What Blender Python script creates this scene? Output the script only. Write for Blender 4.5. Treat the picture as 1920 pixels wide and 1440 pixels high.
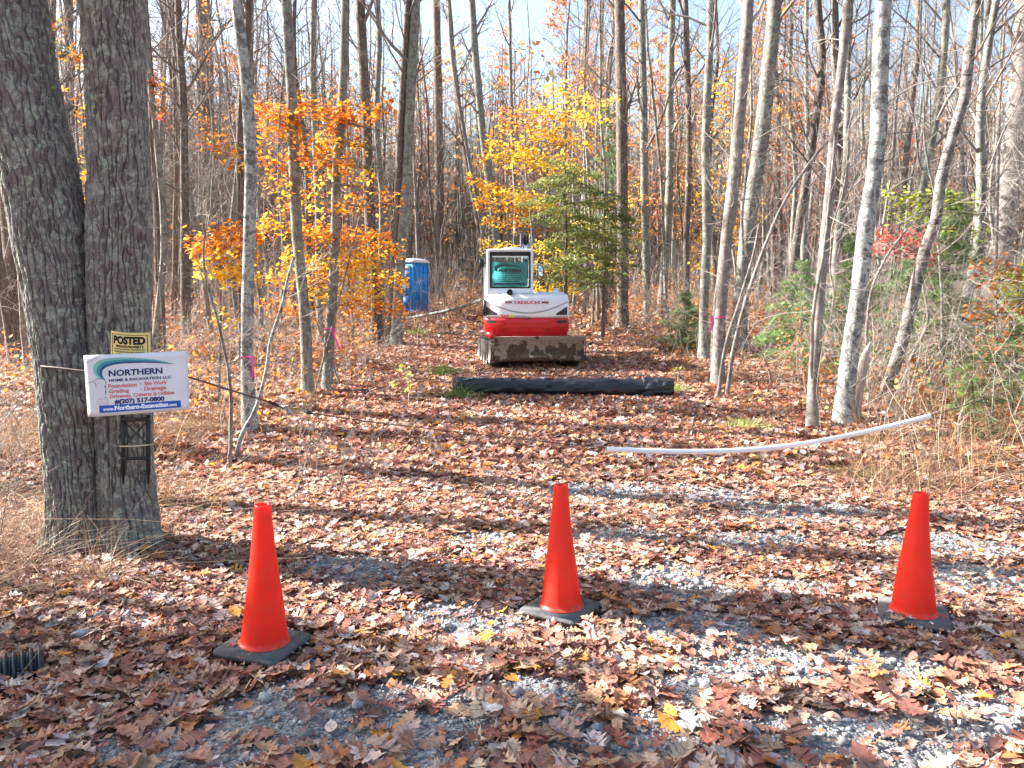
import bpy, bmesh, math, random
import numpy as np
from mathutils import Vector, Matrix, Euler
# ---------------------------------------------------------------- camera, light, exposure
sc = bpy.context.scene
for o in list(bpy.data.objects): bpy.data.objects.remove(o)
col = sc.collection
F = 1450.0; PITCH = math.atan(142/F); EYE = 1.6
cd = bpy.data.cameras.new("camera"); cam = bpy.data.objects.new("camera", cd); col.objects.link(cam)
cam.location = (0, 0, EYE); cam.rotation_euler = (math.pi/2-PITCH, 0, 0)
cd.sensor_width = 36; cd.lens = 36*F/1920; cd.clip_start = .05; cd.clip_end = 2000
sc.camera = cam
SUN_EL = math.radians(34); SUN_FWD = math.radians(17)      # sun to the left, a little ahead
w = bpy.data.worlds.new("World"); sc.world = w; w.use_nodes = True
nt = w.node_tree; bg = nt.nodes['Background']; sky = nt.nodes.new('ShaderNodeTexSky')
sky.sky_type = 'NISHITA'; sky.sun_disc = False; sky.sun_elevation = SUN_EL
sky.sun_rotation = -math.pi/2+SUN_FWD; sky.air_density = 1.2; sky.dust_density = 3.2; sky.ozone_density = 1.2
nt.links.new(sky.outputs[0], bg.inputs[0]); bg.inputs[1].default_value = .076
sd = bpy.data.lights.new("sun", 'SUN'); sun = bpy.data.objects.new("sun", sd); col.objects.link(sun)
sd.energy = 5.0; sd.angle = math.radians(.5); sd.color = (1, .965, .93)
SD = Vector((-math.cos(SUN_FWD)*math.cos(SUN_EL), math.sin(SUN_FWD)*math.cos(SUN_EL), math.sin(SUN_EL)))
sun.rotation_euler = SD.to_track_quat('Z', 'Y').to_euler()
sun.location = SD*30
vs = sc.view_settings; vs.view_transform = 'Standard'; vs.look = 'None'; vs.gamma = 1; vs.exposure = 2.42
# ---------------------------------------------------------------- numbers
def _h(i, j, k):
    n = (i*374761393 + j*668265263 + k*1274126177) & 0x7fffffff
    n = ((n ^ (n >> 13))*1274126177) & 0x7fffffff
    return ((n ^ (n >> 16)) & 0xffff)/65535.0
def vn(x, y, z=0.0, px=None):
    x, y, z = np.broadcast_arrays(np.asarray(x, float), np.asarray(y, float), np.asarray(z, float))
    xi = np.floor(x).astype(np.int64); yi = np.floor(y).astype(np.int64); zi = np.floor(z).astype(np.int64)
    fx, fy, fz = x-xi, y-yi, z-zi
    fx = fx*fx*(3-2*fx); fy = fy*fy*(3-2*fy); fz = fz*fz*(3-2*fz)
    x1 = xi+1
    if px: xi = xi % px; x1 = x1 % px
    r = 0
    for a, wx in ((xi, 1-fx), (x1, fx)):
        for b, wy in ((yi, 1-fy), (yi+1, fy)):
            for c, wz in ((zi, 1-fz), (zi+1, fz)):
                r = r + _h(a, b, c)*wx*wy*wz
    return r
def fbm(x, y, z=0.0, o=3):
    r = 0; a = .5; x = np.asarray(x, float); y = np.asarray(y, float)
    for i in range(o):
        r = r + a*vn(x*2**i+i*17.3, y*2**i+i*9.1, z*2**i); a *= .5
    return r/(1-.5**o)
_Y = np.linspace(-40, 300, 3401)
_Z = np.interp(_Y, [-40, 4, 8, 12, 16.5, 25, 33, 60, 120, 300], [-.3, 0, .04, .13, .26, .78, 1.3, 3.0, 6.0, 12.0])
_k = np.hanning(25); _k /= _k.sum(); _Z = np.convolve(np.pad(_Z, 12, mode='edge'), _k, mode='valid')
def road_x(y): return .35+0.012*np.clip(y, 0, 60)                 # centre line of the drive
def road_w(y): return np.interp(y, [0, 4, 7, 12, 18, 26, 34], [6, 4.6, 3.4, 2.8, 2.4, 2.4, 1.6])
def gz(x, y):
    x = np.asarray(x, float); y = np.asarray(y, float)
    z = np.interp(y, _Y, _Z)
    off = np.abs(x-road_x(y))-road_w(y)
    z = z+.12*np.clip(off/2.5, 0, 1)**1.0*np.clip(y/4, 0, 1)
    z = z+(fbm(x*.5, y*.5, 3.3)-.5)*.14*np.clip(off/2+.5, .1, 1)*np.clip(y/6, .2, 1)
    z = z+(fbm(x*2.3, y*2.3, 8.1)-.5)*.035
    return z
CP, SP = math.cos(PITCH), math.sin(PITCH)
def ray(px, py):
    a, b = (px-960)/F, -(py-720)/F
    return a, CP+b*SP, b*CP-SP           # x, forward, up
def P(px, py, d):
    a, f, u = ray(px, py); s = d/f
    return Vector((a*s, d, EYE+u*s))
def G(px, py):
    a, f, u = ray(px, py); d = .8; last = d
    while d < 250:
        if EYE+u*d/f < gz(a*d/f, d): break
        last = d; d *= 1.01
    for _ in range(20):
        m = (last+d)/2
        if EYE+u*m/f < gz(a*m/f, m): d = m
        else: last = m
    return Vector((a*d/f, d, float(gz(a*d/f, d))))
def ppm(d): return F/d
# ---------------------------------------------------------------- mesh builder
class MB:
    def __init__(s): s.v = []; s.f = {3: [], 4: []}; s.n = 0; s.c = []; s.poly = []
    def add(s, V, faces3=None, faces4=None, color=None, polys=None):
        V = np.asarray(V, float).reshape(-1, 3)
        if faces3 is not None and len(faces3): s.f[3].append(np.asarray(faces3, np.int64)+s.n)
        if faces4 is not None and len(faces4): s.f[4].append(np.asarray(faces4, np.int64)+s.n)
        if polys:
            for p in polys:
                s.poly.append([i+s.n for i in p])
        if color is None: color = (1, 1, 1)
        c = np.asarray(color, float)
        if c.ndim == 1: c = np.tile(c, (len(V), 1))
        s.v.append(V); s.c.append(c); s.n += len(V)
    def tube(s, pts, rad, sides=6, cap=True, color=None):
        pts = np.asarray([tuple(p) for p in pts], float); n = len(pts)
        rad = np.broadcast_to(np.asarray(rad, float), (n,))
        t = np.gradient(pts, axis=0); t /= np.linalg.norm(t, axis=1)[:, None]+1e-9
        up = np.array([0, 0, 1.]) if abs(t[0][2]) < .9 else np.array([1., 0, 0])
        a = np.cross(t, up); a /= np.linalg.norm(a, axis=1)[:, None]+1e-9; b = np.cross(t, a)
        th = np.linspace(0, 2*np.pi, sides, endpoint=False)
        V = pts[:, None]+rad[:, None, None]*(np.cos(th)[None, :, None]*a[:, None]+np.sin(th)[None, :, None]*b[:, None])
        V = V.reshape(-1, 3)
        i = np.arange(n-1)[:, None]*sides; j = np.arange(sides)[None]; k = (j+1) % sides
        q = np.stack([i+j, i+k, i+sides+k, i+sides+j], -1).reshape(-1, 4)
        s.add(V, None, q, color)
        if cap:
            s.poly.append([s.n-len(V)+x for x in range(sides)])
            s.poly.append([s.n-1-x for x in range(sides)])
    def box(s, lo, hi, color=None, M=None):
        x0, y0, z0 = lo; x1, y1, z1 = hi
        V = np.array([[x0,y0,z0],[x1,y0,z0],[x1,y1,z0],[x0,y1,z0],[x0,y0,z1],[x1,y0,z1],[x1,y1,z1],[x0,y1,z1]], float)
        if M is not None: V = np.array([tuple(M @ Vector(v)) for v in V])
        s.add(V, None, [[3,2,1,0],[4,5,6,7],[0,1,5,4],[1,2,6,5],[2,3,7,6],[3,0,4,7]], color)
    def prism(s, poly, y0, y1, axis='y'):
        """poly: list of 2D points; extruded along axis"""
        n = len(poly)
        def mk(a, b, t): return {'y': (a, t, b), 'x': (t, a, b), 'z': (a, b, t)}[axis]
        V = [mk(a, b, y0) for a, b in poly]+[mk(a, b, y1) for a, b in poly]
        s.add(V, None, [[i, (i+1) % n, n+(i+1) % n, n+i] for i in range(n)], None, [list(range(n))[::-1], list(range(n, 2*n))])
    def build(s, name, mat, parent=None, smooth=False, bevel=0, segs=2, colors=False, loc=None):
        me = bpy.data.meshes.new(name)
        V = np.concatenate(s.v); f3 = np.concatenate(s.f[3]) if s.f[3] else np.zeros((0, 3), np.int64)
        f4 = np.concatenate(s.f[4]) if s.f[4] else np.zeros((0, 4), np.int64)
        if loc is not None: V = V-np.array(loc)
        me.vertices.add(len(V)); me.vertices.foreach_set('co', V.astype(np.float32).ravel())
        pl = np.array([len(p) for p in s.poly], np.int64); pf = np.array([i for p in s.poly for i in p], np.int64)
        L = np.concatenate([f3.ravel(), f4.ravel(), pf]).astype(np.int32)
        me.loops.add(len(L)); me.loops.foreach_set('vertex_index', L)
        tot = np.concatenate([np.full(len(f3), 3), np.full(len(f4), 4), pl]).astype(np.int32)
        st = (np.cumsum(tot)-tot).astype(np.int32)
        me.polygons.add(len(tot)); me.polygons.foreach_set('loop_start', st); me.polygons.foreach_set('loop_total', tot)
        if smooth: me.polygons.foreach_set('use_smooth', np.ones(len(tot), bool))
        me.update(calc_edges=True); me.validate()
        if colors:
            C = np.concatenate(s.c); C = np.concatenate([C, np.ones((len(C), 1))], 1).astype(np.float32)
            at = me.color_attributes.new('Col', 'FLOAT_COLOR', 'POINT'); at.data.foreach_set('color', C.ravel())
        if bevel:
            bm = bmesh.new(); bm.from_mesh(me); bmesh.ops.remove_doubles(bm, verts=bm.verts, dist=1e-5)
            bmesh.ops.recalc_face_normals(bm, faces=bm.faces)
            ed = [e for e in bm.edges if len(e.link_faces) == 2 and e.calc_face_angle(0) > .5]
            bmesh.ops.bevel(bm, geom=ed, offset=bevel, segments=segs, affect='EDGES', clamp_overlap=True)
            bm.to_mesh(me); bm.free(); me.update()
        me.materials.append(mat)
        o = bpy.data.objects.new(name, me); col.objects.link(o)
        if loc is not None: o.location = loc
        if parent is not None: o.parent = parent
        return o
def tag(o, label=None, cat=None, group=None, kind=None):
    if label: o['label'] = label
    if cat: o['category'] = cat
    if group: o['group'] = group
    if kind: o['kind'] = kind
    return o
def empty(name, loc, rz=0):
    o = bpy.data.objects.new(name, None); col.objects.link(o); o.location = loc; o.rotation_euler = (0, 0, rz)
    o.empty_display_size = .1; return o
def copy_tree(o, parent=None):
    c = o.copy(); col.objects.link(c)
    if parent is not None: c.parent = parent
    for ch in KIDS.get(o.name, []): copy_tree(ch, c)
    return c
KIDS = {}
def kid(o, p): KIDS.setdefault(p.name, []).append(o); return o
# ---------------------------------------------------------------- materials
MATS = {}
class N:
    def __init__(s, name):
        s.m = bpy.data.materials.new(name); s.m.use_nodes = True; s.t = s.m.node_tree; s.n = s.t.nodes; s.l = s.t.links
        s.b = s.n['Principled BSDF']; s.out = s.n['Material Output']; MATS[name] = s.m
        s.tc = s.n.new('ShaderNodeTexCoord')
    def val(s, sock, v):
        if hasattr(v, 'links') or hasattr(v, 'is_linked'): s.l.new(v, sock)
        else: sock.default_value = v
    def map(s, scale=(1, 1, 1), src='Object'):
        m = s.n.new('ShaderNodeMapping'); m.inputs['Scale'].default_value = scale; s.l.new(s.tc.outputs[src], m.inputs[0]); return m.outputs[0]
    def noise(s, vec, scale=5, detail=4, rough=.55, dist=0):
        n = s.n.new('ShaderNodeTexNoise'); s.l.new(vec, n.inputs['Vector']); n.inputs['Scale'].default_value = scale
        n.inputs['Detail'].default_value = detail; n.inputs['Roughness'].default_value = rough; n.inputs['Distortion'].default_value = dist; return n.outputs['Fac']
    def vor(s, vec, scale=5, feat='F1', out='Distance', rnd=1):
        n = s.n.new('ShaderNodeTexVoronoi'); n.feature = feat; s.l.new(vec, n.inputs['Vector']); n.inputs['Scale'].default_value = scale
        n.inputs['Randomness'].default_value = rnd; return n.outputs[out]
    def ramp(s, fac, stops, interp='LINEAR'):
        r = s.n.new('ShaderNodeValToRGB'); s.l.new(fac, r.inputs[0]); e = r.color_ramp.elements; r.color_ramp.interpolation = interp
        while len(e) < len(stops): e.new(.5)
        for i, (p, c) in enumerate(stops):
            e[i].position = p; e[i].color = (*c, 1) if hasattr(c, '__len__') else (c, c, c, 1)
        return r.outputs[0]
    def mix(s, fac, a, b, mode='MIX'):
        m = s.n.new('ShaderNodeMix'); m.data_type = 'RGBA'; m.blend_type = mode
        s.val(m.inputs[0], fac)
        for k, v in ((6, a), (7, b)):
            if isinstance(v, tuple): v = (*v, 1) if len(v) == 3 else v
            s.val(m.inputs[k], v)
        return m.outputs[2]
    def math(s, op, a, b=0.0):
        m = s.n.new('ShaderNodeMath'); m.operation = op; s.val(m.inputs[0], a); s.val(m.inputs[1], b); return m.outputs[0]
    def bump(s, h, strength=.5, dist=.01):
        b = s.n.new('ShaderNodeBump'); s.l.new(h, b.inputs['Height']); b.inputs['Strength'].default_value = strength
        b.inputs['Distance'].default_value = dist; s.l.new(b.outputs[0], s.b.inputs['Normal']); return b
    def attr(s, name='Col'):
        a = s.n.new('ShaderNodeAttribute'); a.attribute_name = name; return a.outputs['Color']
    def rand(s):
        return s.n.new('ShaderNodeObjectInfo').outputs['Random']
    def base(s, c, rough=.8, metal=0, spec=.3):
        s.val(s.b.inputs['Base Color'], (*c, 1) if isinstance(c, tuple) else c)
        s.b.inputs['Roughness'].default_value = rough; s.b.inputs['Metallic'].default_value = metal
        s.b.inputs['Specular IOR Level'].default_value = spec; return s
def bark(name, dark, mid, light, lichen=None, lich_amt=.5, sx=14, sz=3, strength=.7, dist=.012, ls=9):
    m = N(name); g = m.map((1, 1, sz/sx))
    n1 = m.noise(g, sx, 5, .65, .4); n2 = m.noise(m.map((1, 1, .6)), 3.1, 3, .5); v = m.vor(m.map((1, 1, .3)), sx*1.7, 'DISTANCE_TO_EDGE')
    c = m.ramp(n1, [(.3, dark), (.5, mid), (.68, light)])
    c = m.mix(m.ramp(n2, [(.35, .0), (.65, .55)]), c, mid)
    if lichen:
        l1 = m.noise(m.map(), ls, 5, .7, .6); mk = m.ramp(l1, [(.62-.16*lich_amt, 0.0), (.67-.16*lich_amt, 1.0)])
        l2 = m.ramp(m.noise(m.map(), 40, 3, .6), [(.4, .35), (.6, 1.0)])
        c = m.mix(m.math('MULTIPLY', mk, l2), c, lichen)
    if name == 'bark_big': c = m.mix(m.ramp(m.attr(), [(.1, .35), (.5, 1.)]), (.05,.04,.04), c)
    m.base(c, .9, 0, .15)
    h = m.math('ADD', n1, m.math('MULTIPLY', m.ramp(v, [(0, 0.0), (.25, 1.0)]), .5)); m.bump(h, strength, dist)
    return m.m
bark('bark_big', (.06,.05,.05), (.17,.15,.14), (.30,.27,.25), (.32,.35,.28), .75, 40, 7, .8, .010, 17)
bark('bark_grey', (.10,.09,.08), (.145,.13,.12), (.27,.25,.22), (.26,.29,.235), .9, 13, 7, .4, .006)
bark('bark_mottled', (.07,.07,.07), (.14,.14,.14), (.36,.36,.35), (.42,.44,.40), 1.0, 18, 13, .35, .005)
bark('bark_dark', (.04,.03,.025), (.125,.10,.085), (.24,.20,.17), (.30,.33,.26), .3, 22, 4, .8, .012)
bark('bark_red', (.05,.035,.03), (.155,.11,.09), (.25,.19,.16), (.25,.26,.2), .1, 22, 8, .8, .012)
bark('bark_pale', (.08,.065,.055), (.22,.195,.175), (.40,.365,.33), (.10,.09,.08), .35, 12, 12, .35, .006)
bark('bark_birch', (.10,.09,.085), (.21,.185,.17), (.40,.37,.33), (.045,.04,.035), .75, 6, 26, .35, .006)
bark('bark_snag', (.2,.16,.12), (.45,.39,.33), (.65,.58,.5), None, 0, 30, 2, .6, .008)
def twigmat(name, a, b):
    m = N(name); r = m.noise(m.map(), 1.3, 2)
    m.base(m.mix(m.ramp(r, [(.35, 0.), (.65, 1.)]), a, b), .85, 0, .15); return m.m
twigmat('twig_grey', (.14,.12,.11), (.30,.26,.235)); twigmat('twig_dark', (.10,.08,.07), (.24,.19,.16)); twigmat('twig_pale', (.30,.25,.21), (.52,.46,.40))
def leafmat(name, trans=.45, rough=.6, detail=True, vs=60):
    m = N(name); c = m.attr(); n = m.noise(m.map(), vs, 3)
    c2 = m.mix(1.0, c, m.ramp(n, [(.3, .62), (.7, 1.25)]), 'MULTIPLY') if detail else c
    m.base(c2, rough, 0, .25)
    tr = m.n.new('ShaderNodeBsdfTranslucent'); m.l.new(c2, tr.inputs[0])
    mx = m.n.new('ShaderNodeMixShader'); mx.inputs[0].default_value = trans
    m.l.new(m.b.outputs[0], mx.inputs[1]); m.l.new(tr.outputs[0], mx.inputs[2]); m.l.new(mx.outputs[0], m.out.inputs[0]); return m.m
leafmat('leaf_litter', .22, .55); leafmat('leaf_live', .5, .55, False); leafmat('needle', .3, .5, False); leafmat('straw', .25, .6, False)
def plain(name, c, rough=.5, metal=0, spec=.5, var=.12, vs=12, bump=0):
    m = N(name); n = m.noise(m.map(), vs, 4, .6)
    lo = tuple(x*(1-var) for x in c); hi = tuple(min(1, x*(1+var)) for x in c)
    m.base(m.mix(m.ramp(n, [(.3, 0.), (.7, 1.)]), lo, hi), rough, metal, spec)
    if bump: m.bump(m.noise(m.map(), vs*6, 3), bump, .003)
    return m.m
# ---------------------------------------------------------------- ground
GR = [(640,1065,.26),(690,1090,.2),(850,1150,.22),(885,1185,.18),(1010,1305,.2),(690,1375,.45),(1160,1380,.3),(1240,1085,.3),(1150,1000,.35),(1290,1110,.3),
      (1340,1180,.3),(1430,1240,.36),(1480,1100,.2),(1860,1085,.35),(1600,1400,.35),(1880,1340,.3),(1150,925,.5),(1500,965,.5),(1330,930,.4),(1760,1020,.4),(1420,1010,.3),(900,1010,.2),(520,1330,.25),(300,1410,.3),(760,1290,.16),(1290,1290,.16),(1720,1250,.18)]
GP = [(G(a, b), r) for a, b, r in GR]
def gm(x, y):
    x = np.asarray(x, float); y = np.asarray(y, float); m = np.zeros(np.broadcast(x, y).shape)
    for p, r in GP: m = np.maximum(m, np.exp(-(((x-p.x)/(r*1.5))**2+((y-p.y)/r)**2)))
    m = m*.97+(fbm(x*3.1, y*3.1, 5.5)-.5)*.8
    t = np.abs(np.abs(x-road_x(y))-.85)                       # faint wheel tracks
    m = np.maximum(m, (1-t/.35)*.45*(y > 1)*(y < 14)+(fbm(x*2, y*.9, 2.2)-.66)*2.0)
    return np.clip((m-.42)*4, 0, 1)
def axis(lo, hi, d0, far):
    a = [0.]
    while a[-1] < far: a.append(a[-1]+max(d0, a[-1]*.03))
    return np.array(a)
ax = axis(0, 0, .07, 150); gx = np.concatenate([-ax[:0:-1], ax]); ay = axis(0, 0, .07, 260)
gy = np.concatenate([-axis(0, 0, .5, 30)[:0:-1], ay])
X, Y = np.meshgrid(gx, gy); Z = gz(X, Y)
nx, ny = len(gx), len(gy); g = MB(); i = np.arange(ny-1)[:, None]*nx+np.arange(nx-1)[None]
gc = gm(X, Y).ravel()
fo = np.clip((np.abs(X-road_x(Y))-road_w(Y))/2, 0, 1).ravel()
g.add(np.stack([X, Y, Z], -1).reshape(-1, 3), None, np.stack([i, i+1, i+nx+1, i+nx], -1).reshape(-1, 4), np.stack([gc, fo, gc*0], -1))
m = N('ground_soil'); at = m.attr(); sp = m.n.new('ShaderNodeSeparateColor'); m.l.new(at, sp.inputs[0])
v = m.vor(m.map(), 26, 'F1', 'Color'); sv = m.n.new('ShaderNodeSeparateColor'); m.l.new(v, sv.inputs[0])
lit = m.ramp(sv.outputs[0], [(0, (.05,.028,.02)), (.3, (.13,.065,.04)), (.55, (.22,.11,.065)), (.75, (.30,.17,.10)), (1, (.33,.23,.17))])
v2 = m.vor(m.map(), 75, 'F1', 'Color'); s2 = m.n.new('ShaderNodeSeparateColor'); m.l.new(v2, s2.inputs[0])
gra = m.ramp(s2.outputs[0], [(0, (.12,.12,.125)), (.5, (.24,.24,.24)), (1, (.42,.41,.39))])
c = m.mix(sp.outputs[0], lit, gra); c = m.mix(1.0, c, m.ramp(m.noise(m.map(), 1.5, 4), [(.3, .7), (.7, 1.1)]), 'MULTIPLY')
m.base(c, .95, 0, .1)
h = m.math('ADD', m.vor(m.map(), 75, 'F1', 'Distance'), m.math('MULTIPLY', sv.outputs[1], 1.0)); m.bump(h, .8, .012)
tag(g.build('ground', m.m, smooth=True, colors=True), 'leaf strewn dirt and gravel ground of the drive and wood', 'ground', kind='structure')
# gravel stones (stuff)
R = np.random.default_rng(11)
ico = bmesh.new(); bmesh.ops.create_icosphere(ico, subdivisions=1, radius=1); IV = np.array([v.co[:] for v in ico.verts]); IF = np.array([[v.index for v in f.verts] for f in ico.faces]); ico.free()
def scatter(n, y0, y1, mx, slope=.70, pw=1.0):
    y = y0+(y1-y0)*R.random(n)**pw
    # area-uniform: weight by width
    keep = R.random(n) < (slope*y+mx)/(slope*y1+mx); y = y[keep]
    x = (R.random(len(y))*2-1)*(slope*y+mx); return x, y
x, y = scatter(150000, 1.6, 9, 1.0); k = (R.random(len(x)) < gm(x, y)*np.clip(1.6-y/7, .15, 1)); x, y = x[k], y[k]
n = len(x); s = .004+.012*R.random(n)**2.5+(R.random(n) < .015)*.022
V = IV[None]*s[:, None, None]*np.array([1.2, .9, .6])*(1+.5*(R.random((n, 12, 1))-.5))
a = R.random(n)*6.28; ca, sa = np.cos(a)[:, None], np.sin(a)[:, None]
V = np.stack([V[..., 0]*ca-V[..., 1]*sa, V[..., 0]*sa+V[..., 1]*ca, V[..., 2]], -1)+np.stack([x, y, gz(x, y)+s*.3], -1)[:, None]
b_ = R.random(n)[:, None]; colr = (.16+.30*b_)*np.array([1, 1, 1.0])*(1+.10*(R.random((n, 3))-.5))
gs = MB(); gs.add(V, (IF[None]+np.arange(n)[:, None, None]*12).reshape(-1, 3), None, np.repeat(colr, 12, 0))
m = N('stone_grey'); m.base(m.mix(1., m.attr(), m.ramp(m.noise(m.map(), 90, 4), [(.3, .7), (.7, 1.1)]), 'MULTIPLY'), .9, 0, .2)
tag(gs.build('gravel', m.m, colors=True), 'grey crushed gravel showing between the fallen leaves', 'gravel', kind='stuff')
# ---------------------------------------------------------------- leaves
def outline(rad_pts, L=1.0):
    """half outline (x along midrib 0..1, y half width) mirrored -> verts/tri fan strips along the midrib"""
    h = rad_pts; n = len(h)
    V = []; Fc = []
    for x_, y_ in h: V += [(x_, 0, 0), (x_, y_, 0), (x_, -y_, 0)]
    for i_ in range(n-1):
        a_, b__ = i_*3, (i_+1)*3
        Fc += [[a_, b__, b__+1, a_+1], [a_, a_+2, b__+2, b__]]
    return np.array(V, float), np.array(Fc)
OAK = outline([(-.14,.008),(0,.015),(.07,.10),(.14,.21),(.21,.14),(.27,.16),(.38,.35),(.44,.31),(.43,.17),(.50,.16),(.62,.36),(.68,.28),(.65,.17),(.72,.15),(.82,.22),(.85,.16),(.90,.10),(1.0,.02)])
OAK2 = outline([(-.1,.008),(0,.02),(.12,.20),(.20,.13),(.34,.30),(.42,.18),(.56,.36),(.63,.20),(.76,.25),(.82,.14),(1.0,.02)])
OVAL = outline([(-.06,.005),(0,.03),(.2,.22),(.45,.30),(.7,.22),(.9,.07),(1.0,.0)])
SIMP = outline([(0,.04),(.22,.30),(.34,.14),(.55,.36),(.66,.16),(1.0,.03)])
DIA = (np.array([(0,0,0),(.5,.3,0),(1,0,0),(.5,-.3,0)], float), np.array([[0,3,2,1]]))
# maple: palmate
def palm():
    V = [(.0,0,0)]; tips = [(200,.35),(160,.20),(135,.62),(112,.28),(72,.82),(40,.34),(0,1.0)]
    pts = [(a_, r_) for a_, r_ in tips]+[(-a_, r_) for a_, r_ in tips[-2::-1]]
    for a_, r_ in pts[1:-1]: V.append((.35+.6*r_*math.cos(math.radians(a_)), .6*r_*math.sin(math.radians(a_)), 0))
    V[0] = (.35, 0, 0); n_ = len(V)-1
    return np.array(V), [[0, i_, i_+1] for i_ in range(1, n_)]
MAP_ = palm(); MAPLE = (MAP_[0], np.array(MAP_[1]))
def leaves(mb, T, pos, size, colors, tilt, curl=.5, nrm=None, yaw=None, flutter=.0, droop=None):
    V0, F0 = T; n = len(pos)
    if not n: return
    V = np.repeat(V0[None], n, 0)*1.0; V[..., 0] -= .45
    c1 = (R.random(n)-.35)*curl; c2 = (R.random(n)-.3)*curl*1.6; c3 = (R.random(n)-.5)*curl
    V[..., 2] += c1[:, None]*V[..., 0]**2*1.3+c2[:, None]*V[..., 1]**2*2.5+c3[:, None]*V[..., 0]*V[..., 1]*1.5
    if flutter: V[..., 2] += (R.random(V.shape[:2])-.5)*flutter
    V *= np.asarray(size)[:, None, None]
    yw = R.random(n)*6.283 if yaw is None else yaw
    tx = R.normal(0, tilt, n); ty = R.normal(0, tilt, n)
    if droop is not None: ty = ty+droop
    def rot(V, a, i_, j_):
        c_, s_ = np.cos(a)[:, None], np.sin(a)[:, None]; A, B = V[..., i_].copy(), V[..., j_].copy()
        V[..., i_] = A*c_-B*s_; V[..., j_] = A*s_+B*c_
    rot(V, tx, 1, 2); rot(V, -ty, 0, 2); rot(V, yw, 0, 1)
    V += np.asarray(pos)[:, None]
    Fa = (F0[None]+np.arange(n)[:, None, None]*len(V0)).reshape(-1, F0.shape[1])
    if F0.shape[1] == 3: mb.add(V, Fa, None, np.repeat(colors, len(V0), 0))
    else: mb.add(V, None, Fa, np.repeat(colors, len(V0), 0))
PAL = np.array([(1,1.0,1.06)])*np.array([(.41,.25,.15),(.50,.35,.235),(.30,.15,.095),(.22,.095,.065),(.34,.12,.075),(.56,.42,.32),(.53,.46,.41),(.28,.18,.15),(.47,.20,.08),(.58,.26,.05),(.41,.33,.29),(.17,.08,.065),(.36,.17,.11)])
PW = np.array([18,13,12,9,9,9,6,6,7,2.5,4,6,11]); PW = PW/PW.sum()
PW2 = np.array([15,10,13,8,14,6,4,6,9,4,5,6,13]); PW2 = PW2/PW2.sum()
def lc(n, W=PW):
    c_ = PAL[R.choice(len(PAL), n, p=W)]; return np.clip(c_*1.13*(1+.4*(R.random((n, 1))-.5))*(1+.12*(R.random((n, 3))-.5)), 0, .9)
CB = [tuple(G(a, b))[:2] for a, b in ((494,1222),(1051,1152),(1712,1163))]
lm = MB()
x, y = scatter(96000, 1.3, 7.2, 1.4); d = gm(x, y); cb_ = np.zeros(len(x), bool)
for c_x, c_y in CB: cb_ |= np.hypot(x-c_x, y-c_y) < .24
k = (R.random(len(x)) > d*.86) & ~(cb_ & (R.random(len(x)) < .93)) & ~((x < -2.0) & (y < 3.75) & (y > 3.15) & (x < -.66*y+.28) & (R.random(len(x)) < .8)); x, y = x[k], y[k]; n = len(x)
print('near leaves', n)
lift = R.random(n)**1.6*.045; z = gz(x, y)+.008+lift
til = .22
big = (.062+.072*R.random(n))*(.70+.38*np.clip((4.4-y)/2.2, 0, 1))
t = R.random(n)
for T, m0, m1, sc_ in ((OAK, 0, .36, 1.12), (OAK2, .36, .60, .95), (OVAL, .60, .80, .66), (MAPLE, .80, 1.0, .80)):
    k = (t >= m0) & (t < m1); q = k.sum()
    leaves(lm, T, np.stack([x, y, z], -1)[k], big[k]*sc_, lc(q), .20, .8, flutter=.045)
x, y = scatter(60000, 1.3, 6.5, 1.2); k = R.random(len(x)) > gm(x, y)*.6; x, y = x[k], y[k]; n = len(x)
leaves(lm, DIA, np.stack([x, y, gz(x, y)+.012+R.random(n)*.035], -1), .012+.028*R.random(n)**2, lc(n)*.9, .5, .8)
lo = tag(lm.build('fallen_leaves', MATS['leaf_litter'], colors=True), 'brown and tan fallen oak and maple leaves covering the near drive', 'fallen leaves', kind='stuff')
lm = MB()
x, y = scatter(230000, 7.0, 24, 2.5); d = gm(x, y); k = R.random(len(x)) > d*.75; x, y = x[k], y[k]; k = R.random(len(x)) < np.clip(1.45-y/22, .45, 1); x, y = x[k], y[k]; n = len(x); print('mid leaves', n)
z = gz(x, y)+.01+R.random(n)*.04; sz = .09+.07*R.random(n); t = R.random(n)
for T, m0, m1 in ((OAK2, 0, .25), (SIMP, .25, .7), (OVAL, .7, 1.0)):
    k = (t >= m0) & (t < m1); leaves(lm, T, np.stack([x, y, z], -1)[k], sz[k]*(.8 if T is OVAL else 1.1), lc(k.sum(), PW2), .32, .9, flutter=.05)
x, y = scatter(120000, 24, 75, 4); n = len(x); z = gz(x, y)+.03+R.random(n)*.08
leaves(lm, DIA, np.stack([x, y, z], -1), .16+.14*R.random(n), lc(n, PW2), .45, .8)
lo2 = tag(lm.build('leaf_carpet', MATS['leaf_litter'], colors=True), 'red brown leaf carpet on the drive and wood floor farther back', 'fallen leaves', kind='stuff')
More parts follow.
